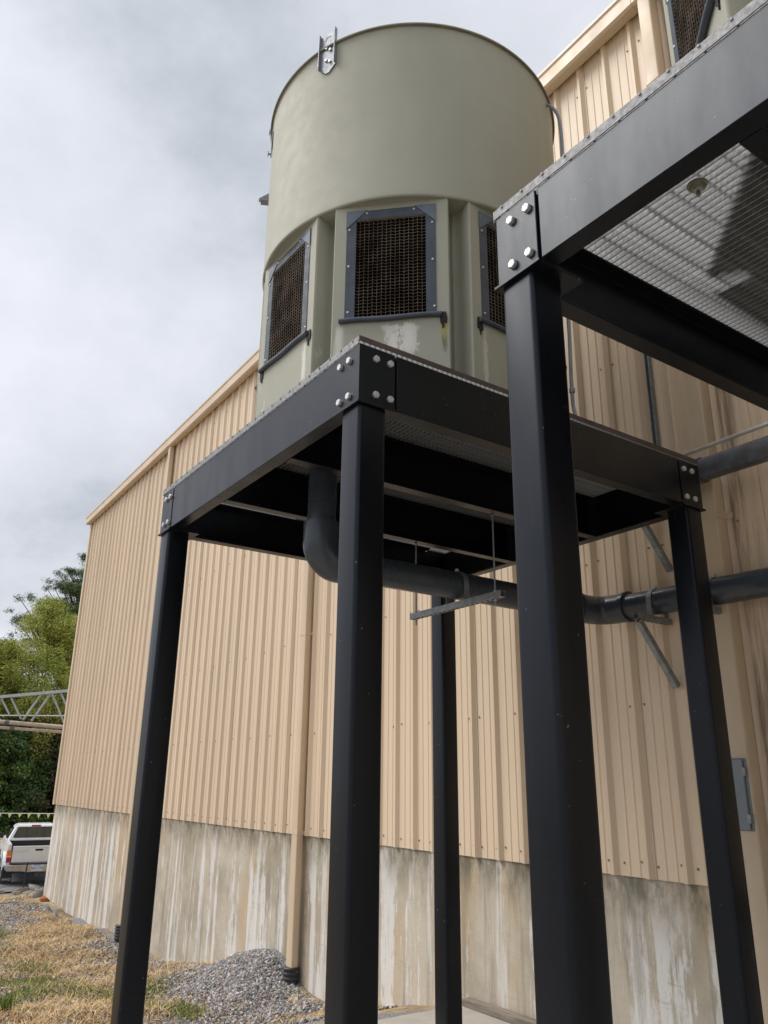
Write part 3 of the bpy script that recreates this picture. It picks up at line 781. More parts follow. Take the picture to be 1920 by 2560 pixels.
# flexible conduit down the side of the tower
cp = [(-3.32, 3.66, 4.93), (-3.235, 3.70, 4.93), (-3.165, 3.72, 4.80), (-3.14, 3.72, 4.60), (-3.15, 3.72, 4.3), (-3.19, 3.72, 3.7), (-3.20, 3.72, 3.0), (-3.215, 3.72, 2.5), (-3.205, 3.72, 2.32), (-3.15, 3.72, 2.16), (-3.10, 3.72, 1.96)]
def spline(pts, n=6):
    P_ = [Vector(p) for p in pts]; o = []
    for i_ in range(len(P_) - 1):
        p0, p1_, p2_, p3 = P_[max(i_ - 1, 0)], P_[i_], P_[i_ + 1], P_[min(i_ + 2, len(P_) - 1)]
        for k in range(n):
            t = k / n
            o.append(.5 * ((2 * p1_) + (p2_ - p0) * t + (2 * p0 - 5 * p1_ + 4 * p2_ - p3) * t * t + (3 * p1_ - p0 - 3 * p2_ + p3) * t ** 3))
    o.append(P_[-1]); return o
tc_ = empty('tower_conduit', (-3.10, 3.72, 1.96 + H), 0, 'grey conduit curving over from the tower rim and hanging down behind its right side', 'conduit')
MB().tube([Vector((x, y, z + H)) - tc_.location for x, y, z in spline(cp)], .0125, 12).build('conduit_tube', M_CONDUIT, tc_, smooth=True)
MB().tube(rel(tc_, [(-3.214, 3.72, 2.47 + H), (-3.214, 3.72, 2.50 + H)]), .019, 12).build('clamp', M_GALV, tc_, smooth=50)

# ------------------------------------------------------------------ strut work
def strut_mesh(length, name, holes=True):
    """slotted channel along +x, open side up, 41 mm"""
    s_ = .0205; t = .0025; mb = MB()
    mb.prism([(-s_, s_), (-s_, -s_), (s_, -s_), (s_, s_), (s_ - .008, s_), (s_ - .008, s_ - t), (s_ - t, s_ - t), (s_ - t, -s_ + t), (-s_ + t, -s_ + t), (-s_ + t, s_ - t), (-s_ + .008, s_ - t), (-s_ + .008, s_)], 0, length, 'x')
    m_ = mb.mesh(name, M_GALV); return m_
def slots(length, parent):
    mb = MB(); x = .03
    while x < length - .03:
        mb.prism([(x + .014 * math.cos(R(30 * k)), .0065 * math.sin(R(30 * k))) for k in range(12)], -.0222, -.0207, 'z'); x += .048
    mb.build('slots', M_VOID, parent)['kind'] = 'stuff'
hg_ = empty('pipe_hanger', (-4.0, 3.32, 1.105 + H), 0, 'slotted metal trapeze hanging on two rods under the middle platform, holding the drain pipe', 'pipe hanger')
so = link('strut', strut_mesh(.94, 'strut'), hg_, (-.47, 0, 0)); slots(.94, so)
for x in (-.42, .40):
    r_ = MB().tube([(x, 0, -.065), (x, 0, ZB - 1.105 - H + .008)], .0055, 8).build('rod', M_GALV, hg_, smooth=50)
    for z in (-.036, .024, ZB - 1.105 - H - .014): bolt_at((x, 0, z), (0, 0, 1), r_, hexbolt_mesh(.011, .009))
def ustrap(cx_, cy_, cz_, r, axis, parent, zbase):
    """flat band over a pipe, legs down to zbase; band width along the pipe"""
    n = 16; w = .02; mb = MB(); pts = [(-r, zbase)] + [(-r * math.cos(math.pi * k / n), cz_ + r * math.sin(math.pi * k / n)) for k in range(n + 1)] + [(r, zbase)]
    t = .003; v = []
    for (u_, z) in pts:
        for s_, rr_ in ((-w, 0), (w, 0), (w, t), (-w, t)):
            du = (u_ / r) * rr_; dz = rr_ if z > cz_ + r * .5 else 0
            v.append((cx_ + s_, cy_ + u_ + du, z + dz) if axis == 'x' else (cx_ + u_ + du, cy_ + s_, z + dz))
    f = [(i_ * 4 + a, i_ * 4 + (a + 1) % 4, (i_ + 1) * 4 + (a + 1) % 4, (i_ + 1) * 4 + a) for i_ in range(len(pts) - 1) for a in range(4)]
    mb.add(v, f); return mb.build('pipe_strap', M_GALV, parent)
st_ = ustrap(.035, 0, zp - 1.105 - H, PR + .003, 'y', hg_, .02)
bolt_at((.035, 0, zp - 1.105 - H + PR + .006), (0, 0, 1), st_, hexbolt_mesh(.012, .02))
def bracket(x, ztop, y0, label, cz_=None, brace=True, r=PR, slope=.47):
    yw = D - .0145 * x * 0 + .0145 * -x - .036
    b = empty('pipe_bracket', (x, yw, ztop), 0, label, 'bracket', 'pipe brackets on the wall')
    L_ = yw - y0
    a_ = link('arm', strut_mesh(L_, 'arm'), b, (0, -L_, -.0205), (0, 0, R(90))); slots(L_, a_)
    if brace:
        dz = slope; y1 = y0 + .03
        v = Vector((0, yw - y1, -dz)); Ln = v.length
        m_ = strut_mesh(Ln, 'brace'); o = link('brace', m_, b, (0.0, y1 - yw, -.05))
        o.rotation_euler = Vector(v).to_track_quat('X', 'Z').to_euler()
    if cz_:
        s_ = ustrap(0, yx - yw, cz_ - ztop, r + .003, 'x', b, .0)
        bolt_at((0, yx - yw, cz_ - ztop + r + .006), (0, 0, 1), s_, hexbolt_mesh(.012, .02))
    return b
bracket(-3.45, 1.113 + H, 4.47, 'slotted wall bracket with diagonal brace under the drain pipe', 1.222 + H, True, PR, .42)
bracket(-2.99, 1.105 + H, 4.50, 'slotted wall bracket under the drain pipe just right of the far corner leg', 1.212 + H, False)
bracket(-3.40, 1.93 + H, 4.47, 'wall bracket whose diagonal brace shows under the far corner of the platform', None, True, .079, .42)
ws = link('wall_strut', strut_mesh(1.7, 'wall_strut'), None, w2(-3.46, D - .022 - .036, 2.05 + H), (0, R(-90), 0))
ws.rotation_euler = (Matrix.Rotation(WA, 3, 'Z') @ Matrix.Rotation(R(-90), 3, 'X') @ Matrix(((0, 0, 1), (1, 0, 0), (0, 1, 0))).transposed()).to_euler()
# simple upright channel: build it directly so that its open side faces out
ws.data = (lambda: (lambda mb: (mb.prism([(-.0205, 0), (-.0205, -.0205 * 2), (-.0125, -.041), (-.0125, -.0385), (-.018, -.0385), (-.018, -.0025), (.018, -.0025), (.018, -.0385), (.0125, -.0385), (.0125, -.041), (.0205, -.041), (.0205, 0)], 0, 1.6), mb.mesh('wall_strut', M_GALV))[1])(MB()))()
ws.rotation_euler = (0, 0, WA); ws.location = w2(-3.455, D - .036, 2.05 + H)
tag(ws, 'galvanised channel fixed upright on the tan wall above the far corner of the platform', 'strut channel')

# electrical box at the third downspout
eb = empty('electrical_box', w2(-3.04, D - .145, -.26 + H), WA, 'grey hinged electrical enclosure mounted over the downspout at the right edge', 'electrical box')
bevel(MB().box(-.135, .038, -.005, .14, 0, .42).build('enclosure', M_BOX, eb), .006, 3)
bevel(MB().box(-.137, .022, -.022, -.006, .006, .414).build('box_door', M_BOX, eb), .005, 3)
for z in (.07, .34): MB().box(.012, .039, -.028, -.0055, z - .025, z + .025).build('hinge', M_GALV, eb)

# ------------------------------------------------------------------ pickup truck
def make_truck():
    fx, fy = -.990, .14
    T = empty('pickup_truck', (-26.09, 5.97, -2.97 + H + .02), math.atan2(fy, fx) - math.pi / 2,
              'white pickup truck parked beyond the corner of the shed, seen from behind', 'pickup truck')
    def sh(o, w=.02): return bevel(o, w, 3)
    # bed
    mb = MB()
    for s in (-1, 1):
        pr = [(s * .80, .50), (s * .845, .55), (s * .855, .85), (s * .835, 1.12), (s * .80, 1.15), (s * .74, 1.15), (s * .74, .60)]
        mb.prism(pr if s > 0 else pr[::-1], .03, 1.95, 'y')
    mb.box(-.739, .739, .06, 1.95, .56, .60); sh(mb.build('bed', M_WHITE, T), .012)
    MB().box(-.735, .735, .07, 1.94, .601, .62).build('bed_liner', M_BLKPL, T)
    MB().box(-.735, .735, 1.925, 1.94, .60, 1.115).build('bed_liner', M_BLKPL, T)
    # cab: lower body and greenhouse as one loft
    secs = [(1.96, .55, .845, 1.18, .80), (1.99, .55, .845, 1.20, .80)]
    mb = MB()
    mb.prism([(-.80, .42), (.80, .42), (.845, .56), (.85, .9), (.80, 1.13), (-.80, 1.13), (-.85, .9), (-.845, .56)][::-1], 1.96, 3.55, 'y')
    mb.prism([(-.78, .42), (.78, .42), (.82, .56), (.82, .85), (.74, 1.10), (-.74, 1.10), (-.82, .85), (-.82, .56)][::-1], 3.551, 4.95, 'y')
    sh(mb.build('body', M_WHITE, T), .03)
    ZK = lambda z: 1.13 + (z - 1.20) * .80
    lo, hi = [(-.775, 1.97, 1.20), (.775, 1.97, 1.20), (.775, 3.75, 1.20), (-.775, 3.75, 1.20)], [(-.585, 2.16, ZK(1.70)), (.585, 2.16, ZK(1.70)), (.585, 3.05, ZK(1.70)), (-.585, 3.05, ZK(1.70))]
    tp = [(-.48, 2.26, ZK(1.755)), (.48, 2.26, ZK(1.755)), (.48, 2.95, ZK(1.755)), (-.48, 2.95, ZK(1.755))]
    lo = [(a, b, 1.13) for a, b, c in lo]
    mb = MB(); v = lo + hi + tp
    f = [(i_ + 4 * a, (i_ + 1) % 4 + 4 * a, (i_ + 1) % 4 + 4 * a + 4, i_ + 4 * a + 4) for a in (0, 1) for i_ in range(4)] + [(8, 9, 10, 11)]
    mb.add(v, f); sh(mb.build('cab', M_WHITE, T), .035)
    def onback(x, z, d=0): # point on the sloping cab back
        t = (z - 1.20) / .50; return (x, 1.97 + .19 * t - d, ZK(z))
    mb = MB(); pts = [(-.63, 1.30), (-.60, 1.27), (.60, 1.27), (.63, 1.30), (.52, 1.635), (.48, 1.655), (-.48, 1.655), (-.52, 1.635)]
    mb.add([onback(x, z, .006) for x, z in pts], [tuple(range(8))]); rg = mb.build('rear_window', M_GLASSD, T)
    mb = MB()
    for x in (-.26, .26): mb.bar(onback(x, 1.275, .010), onback(x * .98, 1.65, .010), .022, .008, (0, 1, 0))
    mb.build('window_divider', M_BLKPL, rg)
    mb = MB(); mb.box(-.13, .13, 2.13, 2.19, ZK(1.675), ZK(1.72)); mb.build('brake_light', M_RED, T)
    for s in (-1, 1):
        mb = MB(); mb.add([(s * .765, 2.25, ZK(1.24)), (s * .765, 3.35, ZK(1.24)), (s * .61, 2.95, ZK(1.64)), (s * .61, 2.3, ZK(1.64))], [(0, 1, 2, 3) if s > 0 else (3, 2, 1, 0)])
        for k in range(4):
            x, y, z = mb.v[k]; mb.v[k] = (x + s * .02, y, z)
        mb.build('side_window', M_GLASSD, T)
    mb = MB(); mb.add([(-.68, 3.70, ZK(1.23)), (.68, 3.70, ZK(1.23)), (.55, 3.08, ZK(1.68)), (-.55, 3.08, ZK(1.68))], [(3, 2, 1, 0)]); mb.v = [(x, y + .02, z + .01) for x, y, z in mb.v]; mb.build('windscreen', M_GLASSD, T)
    # tailgate
    tg = sh(MB().box(-.70, .70, -.01, .045, .655, 1.085).build('tailgate', M_WHITE, T), .012)
    MB().box(-.70, .70, -.0135, -.0105, 1.035, 1.043).build('crease', M_EMB, tg)
    mb = MB(); mb.prism(rrect(-.105, .105, .955, 1.005, .022, 4), -.018, -.0105, 'y'); mb.build('handle', M_BLKPL, tg)
    link('lettering', text_mesh('TOYOTA', .105, M_EMB), tg, (-.47, -.0115, .94), (R(90), 0, 0))
    for s in (-1, 1):
        tl = sh(MB().box(min(s * .715, s * .842), max(s * .715, s * .842), .0, .06, .66, .98).build('tail_light', M_RED, T), .015)
        MB().box(min(s * .72, s * .838), max(s * .72, s * .838), -.006, .0, .82, .97).build('amber_lens', M_AMBER, tl)
        MB().box(min(s * .73, s * .838), max(s * .73, s * .838), -.0055, .0, .80, .822).build('reverse_lens', M_WHT, tl)
        mb = MB(); mb.prism([(s * .85, 1.12), (s * .99, 1.12), (s * 1.02, 1.15), (s * 1.02, 1.24), (s * .99, 1.28), (s * .90, 1.28), (s * .87, 1.22)][::s], 3.15, 3.25, 'y'); sh(mb.build('mirror', M_BLKPL, T), .015)
        # flare
        mb = MB()
        pr = []
        for k in range(13):
            t = R(180 * k / 12); pr.append((1.0 + .50 * math.cos(t), .42 + .47 * math.sin(t)))
        for k in range(12, -1, -1):
            t = R(180 * k / 12); pr.append((1.0 + .43 * math.cos(t), .42 + .41 * math.sin(t)))
        mb.prism(pr, min(s * .84, s * .905), max(s * .84, s * .905), 'x'); sh(mb.build('wheel_arch', M_WHITE, T), .01)
        fl_ = MB().box(min(s * .60, s * .88), max(s * .60, s * .88), .47, .485, .06, .50).build('mud_flap', M_BLKPL, T)
        link('lettering', text_mesh('4WD', .10, M_WHT), fl_, (s * .74, .468, .17), (R(90), 0, 0))
        for y in (1.0, 4.05):
            w = MB().tube([(s * .66, y, .37), (s * .68, y, .37), (s * .86, y, .37), (s * .88, y, .37)], [.33, .365, .365, .33], 28).build('wheel', M_RUBBER, T, smooth=30)
            MB().tube([(s * .86, y, .37), (s * .885, y, .37), (s * .875, y, .37)], [.22, .21, .05], 20).build('rim', M_CHROME, w, smooth=30)
    # bumper
    bp = MB(); bp.prism([(-.86, .50), (-.80, .44), (-.36, .42), (-.28, .40), (.28, .40), (.36, .42), (.80, .44), (.86, .50), (.86, .60), (-.86, .60)][::-1], -.13, -.02, 'y')
    bo = sh(bp.build('bumper', M_CHROME, T), .018)
    MB().box(-.70, .70, -.125, -.02, .601, .62).build('step_pad', M_BLKPL, bo)
    lp = MB().box(-.155, .155, -.142, -.136, .435, .59).build('licence_plate', M_PLATE, T)
    link('lettering', text_mesh('654·YTB', .085, M_PLTXT), lp, (0, -.1435, .505), (R(90), 0, 0))
    MB().box(-.09, .09, -.1432, -.1422, .572, .583).build('plate_caption', M_PLTXT, lp)
    mb = MB(); mb.box(-.035, .035, -.10, .1, .30, .37); mb.build('tow_hitch', simple('hitch_rust', (.16, .10, .06), .7, .3), T)
    mb = MB(); mb.tube([(-.66, 1.0, .37), (.66, 1.0, .37)], .06, 10); mb.tube([(0, 1.0, .37), (0, 3.6, .42)], .05, 8); mb.box(-.45, .45, .3, 4.4, .46, .52); mb.build('underbody', M_BLKPL, T)
make_truck()
stk = MB().tube([(0, 0, -.15), (.06, .02, .78)], .018, 8).build('black_stake', M_BLKPL, None, True, (-24.95, 5.42, float(gz(-24.95, 5.42))))
tag(stk, 'thin black stake leaning in front of the pickup tailgate', 'stake')

# ------------------------------------------------------------------ pipe bridge, pennants
O_ = Vector((-28.3, 5.7, 1.6 + H))
br = empty('pipe_bridge', O_, 0, 'light grey steel truss spanning in front of the trees from the end of the shed', 'truss')
def hv(p, q_, t): return Vector(p) + (Vector(q_) - Vector(p)) * t
ta, tb_ = Vector((-29.02, 4.75, 2.49 + H)), Vector((-27.66, 6.6, 2.71 + H))
ra, rb_ = Vector((-29.18, 4.87, 1.92 + H)), Vector((-27.93, 6.67, 1.93 + H))
pa, pb_ = Vector((-29.22, 4.90, 1.72 + H)), Vector((-28.05, 6.68, 1.57 + H))
qa, qb_ = Vector((-29.27, 4.94, 1.54 + H)), Vector((-28.12, 6.70, 1.42 + H))
MB().bar(hv(ta, tb_, -2.2) - O_, hv(ta, tb_, 1.7) - O_, .09, .09).build('top_chord', M_BRIDGE, br)
MB().bar(hv(ra, rb_, -2.2) - O_, hv(ra, rb_, 1.7) - O_, .035, .035).build('tie_rod', M_WHT, br)
for a_, b_ in (((-29.01, 4.80, 2.44), (-28.99, 5.12, 1.94)), ((-28.82, 5.06, 2.46), (-28.81, 5.46, 1.81)), ((-28.25, 5.83, 2.55), (-28.78, 5.52, 1.79)), ((-28.06, 6.09, 2.59), (-28.63, 5.75, 1.76)),
               ((-28.02, 6.14, 2.6), (-28.04, 6.65, 1.69)), ((-27.85, 6.38, 2.61), (-27.90, 6.88, 1.75))):
    p, q_ = Vector(a_) + Vector((0, 0, H)), Vector(b_) + Vector((0, 0, H))
    MB().bar(p - O_, q_ - O_, .05, .05).build('diagonal', M_BRIDGE, br)
for k in (-1, -2):
    for a_, b_ in (((-29.01, 4.80, 2.44), (-28.99, 5.12, 1.94)), ((-28.25, 5.83, 2.55), (-28.78, 5.52, 1.79)), ((-28.06, 6.09, 2.59), (-28.63, 5.75, 1.76))):
        sh_ = (tb_ - ta) * k * .72 * 1.0; sh_.z *= .9
        MB().bar(Vector(a_) + Vector((0, 0, H)) + sh_ - O_, Vector(b_) + Vector((0, 0, H)) + sh_ - O_, .05, .05).build('diagonal', M_BRIDGE, br)
for (a_, b_, r, lab) in ((pa, pb_, .066, 'thicker beige pipe carried directly under the grey truss'), (qa, qb_, .048, 'thinner beige pipe slung lowest beneath the grey truss')):
    o_ = hv(a_, b_, 0); e_ = empty('beige_pipe', o_, 0, lab, 'pipe')
    MB().tube([hv(a_, b_, -2.2) - o_, hv(a_, b_, 1.6) - o_], r, 14).build('pipe_run', M_BEIGE, e_, smooth=True)
    cc = hv(a_, b_, .12 if r > .05 else .20)
    dr_ = (b_ - a_).normalized()
    MB().tube([cc - dr_ * .07 - o_, cc + dr_ * .07 - o_], r + .012, 14).build('coupling', simple('coupling_grey', (.12, .12, .12), .6), e_, smooth=50)
pst = empty('bridge_post', hv(ta, tb_, -2.1) * 1.0, 0, 'grey steel post holding the far left end of the truss', 'post')
pz = float(gz(pst.location.x, pst.location.y)); pst.location.z = pz
MB().box(-.09, .09, -.09, .09, -.2, 2.0 - pz + 2.0).build('post_shaft', M_BRIDGE, pst)
# pennants
ps = empty('pennant_string', (-38.6, 8.1, .20), 0, 'string of small yellow triangular pennants stretched above the parked truck', 'pennants')
a_, b_ = Vector((-40.9, 4.6, .25)), Vector((-36.2, 12.0, .27))
MB().tube([a_ - ps.location, b_ - ps.location], .014, 6).build('cord', M_WHT, ps)
for p_ in (a_, b_):
    MB().tube([(p_.x - ps.location.x, p_.y - ps.location.y, -1.9), p_ - ps.location + Vector((0, 0, .05))], .04, 8).build('cord_post', M_BRIDGE, ps)
dirn = (b_ - a_).normalized(); k = .15
while k < (b_ - a_).length - .1:
    c = a_ + dirn * k - ps.location; w = .075 + random.uniform(-.01, .012); h = .20 + random.uniform(-.03, .04)
    p0 = c - dirn * w; p1_ = c + dirn * w; p2_ = c + Vector((random.uniform(-.02, .02), random.uniform(-.02, .02), -h))
    nn = dirn.cross(Vector((0, 0, 1))) * .003
    MB().add([p0 - nn, p1_ - nn, p2_ - nn, p0 + nn, p1_ + nn, p2_ + nn], [(0, 1, 2), (5, 4, 3), (0, 3, 4, 1), (1, 4, 5, 2), (2, 5, 3, 0)]).build('pennant', M_YEL, ps)
    k += .405 + random.uniform(-.03, .03)

# ------------------------------------------------------------------ rocks
def rock(name, x, y, sx, sy, sz, mat, lab, seed, rz=0, sink=.3, group='rocks at the corner of the shed'):
    import bmesh
    bm = bmesh.new(); bmesh.ops.create_icosphere(bm, subdivisions=3, radius=1)
    r_ = np.random.default_rng(seed); ns = [(r_.normal(size=3), r_.uniform(.55, .95)) for _ in range(13)]
    for v in bm.verts:
        c = np.array(v.co)
        for nn, d_ in ns:
            nn = nn / np.linalg.norm(nn); k_ = c @ nn
            if k_ > d_: c = c - nn * (k_ - d_) * .92
        c = c * (1 + .03 * math.sin(c[0] * 9 + seed) * math.sin(c[1] * 8 + c[2] * 7))
        v.co = Vector((c[0] * sx, c[1] * sy, c[2] * sz))
    me = bpy.data.meshes.new(name); bm.to_mesh(me); bm.free(); me.materials.append(mat)
    me.shade_smooth(); me.set_sharp_from_angle(angle=R(11))
    o = link(name, me, None, (x, y, float(gz(x, y)) + sz * (1 - 2 * sink) * .6), (r_.uniform(-.2, .2), r_.uniform(-.2, .2), rz))
    return tag(o, lab, 'rock', group)
rk = [(-25.5, 5.82, .36, .17, .09, 'long flat grey slab lying just in front of the truck bumper', .2),
      (-25.05, 5.45, .26, .22, .12, 'small brownish rock beside the foot of the black stake', .4),
      (-24.0, 5.55, .36, .20, .11, 'tilted grey slab in the middle of the rock heap', .9),
      (-23.35, 4.75, .27, .15, .08, 'pale wedge shaped rock at the lower left of the heap', 1.0),
      (-22.4, 4.93, .19, .14, .09, 'rounded grey rock sunk in the dry grass below the heap', .3),
      (-21.85, 5.12, .13, .16, .15, 'dark grey block right against the foot of the shed corner', .3),
      (-19.6, 4.78, .13, .10, .07, 'small flat grey stone at the wall foot, right of the orange rock', .3),
      (-25.2, 4.90, .20, .15, .10, 'pale rounded rock under the left rear tyre of the truck', .2),
      (-24.75, 5.85, .22, .18, .14, 'upright grey rock touching the shed corner behind the slabs', 2.0),
      (-23.0, 5.35, .22, .14, .12, 'angular grey rock between the tilted slab and the shed corner', 2.3),
      (-18.6, 4.74, .20, .11, .05, 'thin flat stone lying in straw along the wall foot', .2),
      (-24.5, 5.15, .23, .15, .10, 'grey rock leaning on the tilted slab from the left', 2.6)]
for k, (x, y, a1, a2_, a3, lab, rz) in enumerate(rk): rock('rock', x, y, a1, a2_, a3, M_ROCK, lab, 40 + k, rz)
rock('orange_rock', -20.8, 5.02, .13, .12, .13, M_ROCK_O, 'rust orange rock at the foot of the concrete near the shed corner', 77, .3)

# ------------------------------------------------------------------ gravel and straw
def stones(n, sampler, smin, smax, seed, pal):
    r_ = np.random.default_rng(seed)
    xy = sampler(r_, n); n = len(xy)
    z = gz(xy[:, 0], xy[:, 1])
    oc = np.array([(1, 0, 0), (-1, 0, 0), (0, 1, 0), (0, -1, 0), (0, 0, 1), (0, 0, -1)], float)
    fc = np.array([(0, 2, 4), (2, 1, 4), (1, 3, 4), (3, 0, 4), (2, 0, 5), (1, 2, 5), (3, 1, 5), (0, 3, 5)])
    s = (smin + (smax - smin) * r_.random((n, 1, 1)) ** 2.2 * 1.5) * r_.uniform(.6, 1.25, (n, 1, 3)) * np.array([1, 1, .75])
    V_ = oc[None] * s + r_.normal(0, .22, (n, 6, 3)) * s
    a = r_.uniform(0, 6.28, n); b = r_.uniform(-.7, .7, n)
    ca, sa, cb, sb = np.cos(a), np.sin(a), np.cos(b), np.sin(b)
    Rz = np.zeros((n, 3, 3)); Rz[:, 0, 0] = ca; Rz[:, 0, 1] = -sa; Rz[:, 1, 0] = sa; Rz[:, 1, 1] = ca; Rz[:, 2, 2] = 1
    Rx = np.zeros((n, 3, 3)); Rx[:, 0, 0] = 1; Rx[:, 1, 1] = cb; Rx[:, 1, 2] = -sb; Rx[:, 2, 1] = sb; Rx[:, 2, 2] = cb
    V_ = np.einsum('nij,nkj->nki', Rz @ Rx, V_)
    V_ += np.stack([xy[:, 0], xy[:, 1], z + s[:, 0, 2] * .35], 1)[:, None]
    F_ = fc[None] + (np.arange(n) * 6)[:, None, None]
    pal = np.array(pal); t = pal[r_.integers(0, len(pal), n)] * r_.uniform(.75, 1.25, (n, 1))
    return V_.reshape(-1, 3), F_.reshape(-1, 3), np.repeat(np.clip(t, 0, 1), 8, 0)
GREY = [(.20, .20, .21), (.30, .295, .295), (.14, .145, .15), (.40, .385, .37), (.24, .215, .20), (.50, .49, .48), (.30, .22, .20)]
def s_pile(r_, n):
    x = r_.uniform(-12.4, -7.9, n * 3); y = r_.uniform(3.3, 4.86, n * 3)
    w = np.exp(-((x + 9.5) / 1.15) ** 2 - ((y - 5.0) / .85) ** 2) * 1.6
    m_ = r_.random(n * 3) < w; return np.stack([x[m_], y[m_]], 1)[:n]
V_, F_, T_ = stones(30000, s_pile, .007, .021, 5, GREY)
tag(link('gravel_pile', fastmesh('gravel_pile', V_, F_, M_TINT, T_)), 'heap of grey crushed gravel against the wall at the middle downspout', 'gravel', kind='stuff')
def s_strip(r_, n):
    x = r_.uniform(-20, -10.5, n * 3); y = r_.uniform(2.2, 4.86, n * 3)
    w = np.exp(-((y - 4.95) / .38) ** 2) * np.clip((x + 20) / 3, .1, 1) + .9 * (np.sin(x * 1.7 + y * 2.3) + np.sin(x * .8 - y * 3.1 + 1) > .95) * .7
    m_ = r_.random(n * 3) < w; return np.stack([x[m_], y[m_]], 1)[:n]
V_, F_, T_ = stones(16000, s_strip, .009, .024, 6, [(.22, .20, .18), (.34, .31, .28), (.16, .15, .14), (.46, .44, .42)])
V2, F2, T2 = stones(30000, lambda r_, n: (lambda x, y: np.stack([x, y], 1))(r_.uniform(-22, -6.7, n), r_.uniform(1.2, 4.8, n)), .009, .024, 8, GREY)
tag(link('loose_gravel', fastmesh('loose_gravel', np.vstack([V_, V2]), np.vstack([F_, F2 + len(V_)]), M_TINT, np.vstack([T_, T2]))), 'loose grey gravel scattered through the dry grass and along the wall foot', 'gravel', kind='stuff')

def blades(n, sampler, lmin, lmax, wid, lean, pal, seed):
    r_ = np.random.default_rng(seed); xy = sampler(r_, n); n = len(xy)
    z = gz(xy[:, 0], xy[:, 1]); L_ = r_.uniform(lmin, lmax, n); a = r_.uniform(0, 6.28, n); el = r_.uniform(*lean, n)
    d = np.stack([np.cos(a) * np.cos(el), np.sin(a) * np.cos(el), np.sin(el)], 1)
    s = np.stack([-np.sin(a), np.cos(a), r_.uniform(-.4, .4, n)], 1) * wid * r_.uniform(.6, 1.5, (n, 1))
    b = np.stack([xy[:, 0], xy[:, 1], z + r_.uniform(-.005, .02, n)], 1)
    mid = b + d * (L_ * .55)[:, None]; tip = b + d * L_[:, None]; tip[:, 2] -= L_ * .22 * r_.uniform(0, 1, n)
    V_ = np.stack([b - s, b + s, mid + s * .8, tip, mid - s * .8], 1).reshape(-1, 3)
    F_ = (np.array([(0, 1, 2, 4), (4, 2, 3, 3)])[None] + (np.arange(n) * 5)[:, None, None])
    F3 = np.concatenate([np.array([(0, 1, 2), (0, 2, 4), (4, 2, 3)])[None] + (np.arange(n) * 5)[:, None, None]], 0).reshape(-1, 3)
    pal = np.array(pal); t = pal[r_.integers(0, len(pal), n)] * r_.uniform(.7, 1.25, (n, 1))
    return V_, F3, np.repeat(np.clip(t, 0, 1), 3, 0)
def s_grass(r_, n):
    x = -6.9 - 17.5 * r_.random(n * 2) ** .9; y = r_.uniform(-1.0, 5.0, n * 2)
    y = np.where(x < -21.8, r_.uniform(1, 6.5, n * 2), y)
    pat = np.sin(x * 1.1 + 1.3 * np.sin(y * 1.7)) + np.sin(y * 2.6 + x * .6) + .6 * np.sin(x * 3.7 - y * 2.2)
    pilem = np.exp(-((x + 9.5) / 1.0) ** 2 - ((y - 5.0) / .75) ** 2)
    keep = (y > -.235 * x - 2.6) & (r_.random(n * 2) < np.clip(.50 + .55 * pat, .06, 1) * (1 - np.clip(pilem * 1.8, 0, .96))) & ((y < 4.83 + .0) | (x < -21.8))
    return np.stack([x[keep], y[keep]], 1)[:n]
STRAW = [(.58, .43, .22), (.66, .50, .27), (.50, .34, .17), (.42, .27, .14), (.70, .57, .36), (.55, .36, .17)]
V_, F_, T_ = blades(125000, s_grass, .05, .14, .0032, (.02, .75), STRAW, 21)
tag(link('dry_grass', fastmesh('dry_grass', V_, F_, M_TINT, T_)), 'matted straw coloured dry grass sloping down to the shed', 'dry grass', kind='stuff')
cen = np.array([(-13.4, 3.17, .35), (-12.4, 2.7, .30), (-12.35, 3.05, .28), (-11.6, 3.05, .38), (-10.85, 3.15, .33), (-10.35, 3.75, .36), (-11.3, 2.70, .28), (-15.3, 2.9, .5), (-17, 3.2, .5), (-9.6, 3.4, .3), (-8.9, 3.7, .22), (-10.9, 2.3, .3), (-12.9, 1.9, .5), (-10.2, 3.4, .25)])
def s_green(r_, n):
    k_ = r_.integers(0, len(cen), n); return cen[k_, :2] + r_.normal(0, 1, (n, 2)) * cen[k_, 2:3] * np.array([.7, .38])
V_, F_, T_ = blades(24000, s_green, .03, .085, .0032, (.25, 1.3), [(.16, .21, .055), (.20, .26, .07), (.12, .16, .045), (.34, .33, .13), (.45, .38, .2)], 22)
tag(link('green_grass', fastmesh('green_grass', V_, F_, M_TINT, T_)), 'patches of short green grass in the dry yard', 'grass', kind='stuff')
tw = np.array([(-10.05, 2.18)])
V_, F_, T_ = blades(60, lambda r_, n: tw[np.zeros(n, int)] + r_.normal(0, .03, (n, 2)), .15, .30, .006, (.9, 1.5), [(.20, .26, .07)], 23)
tag(link('grass_tuft', fastmesh('grass_tuft', V_, F_, M_TINT, T_)), 'single taller green grass tuft at the lower left edge', 'grass tuft')

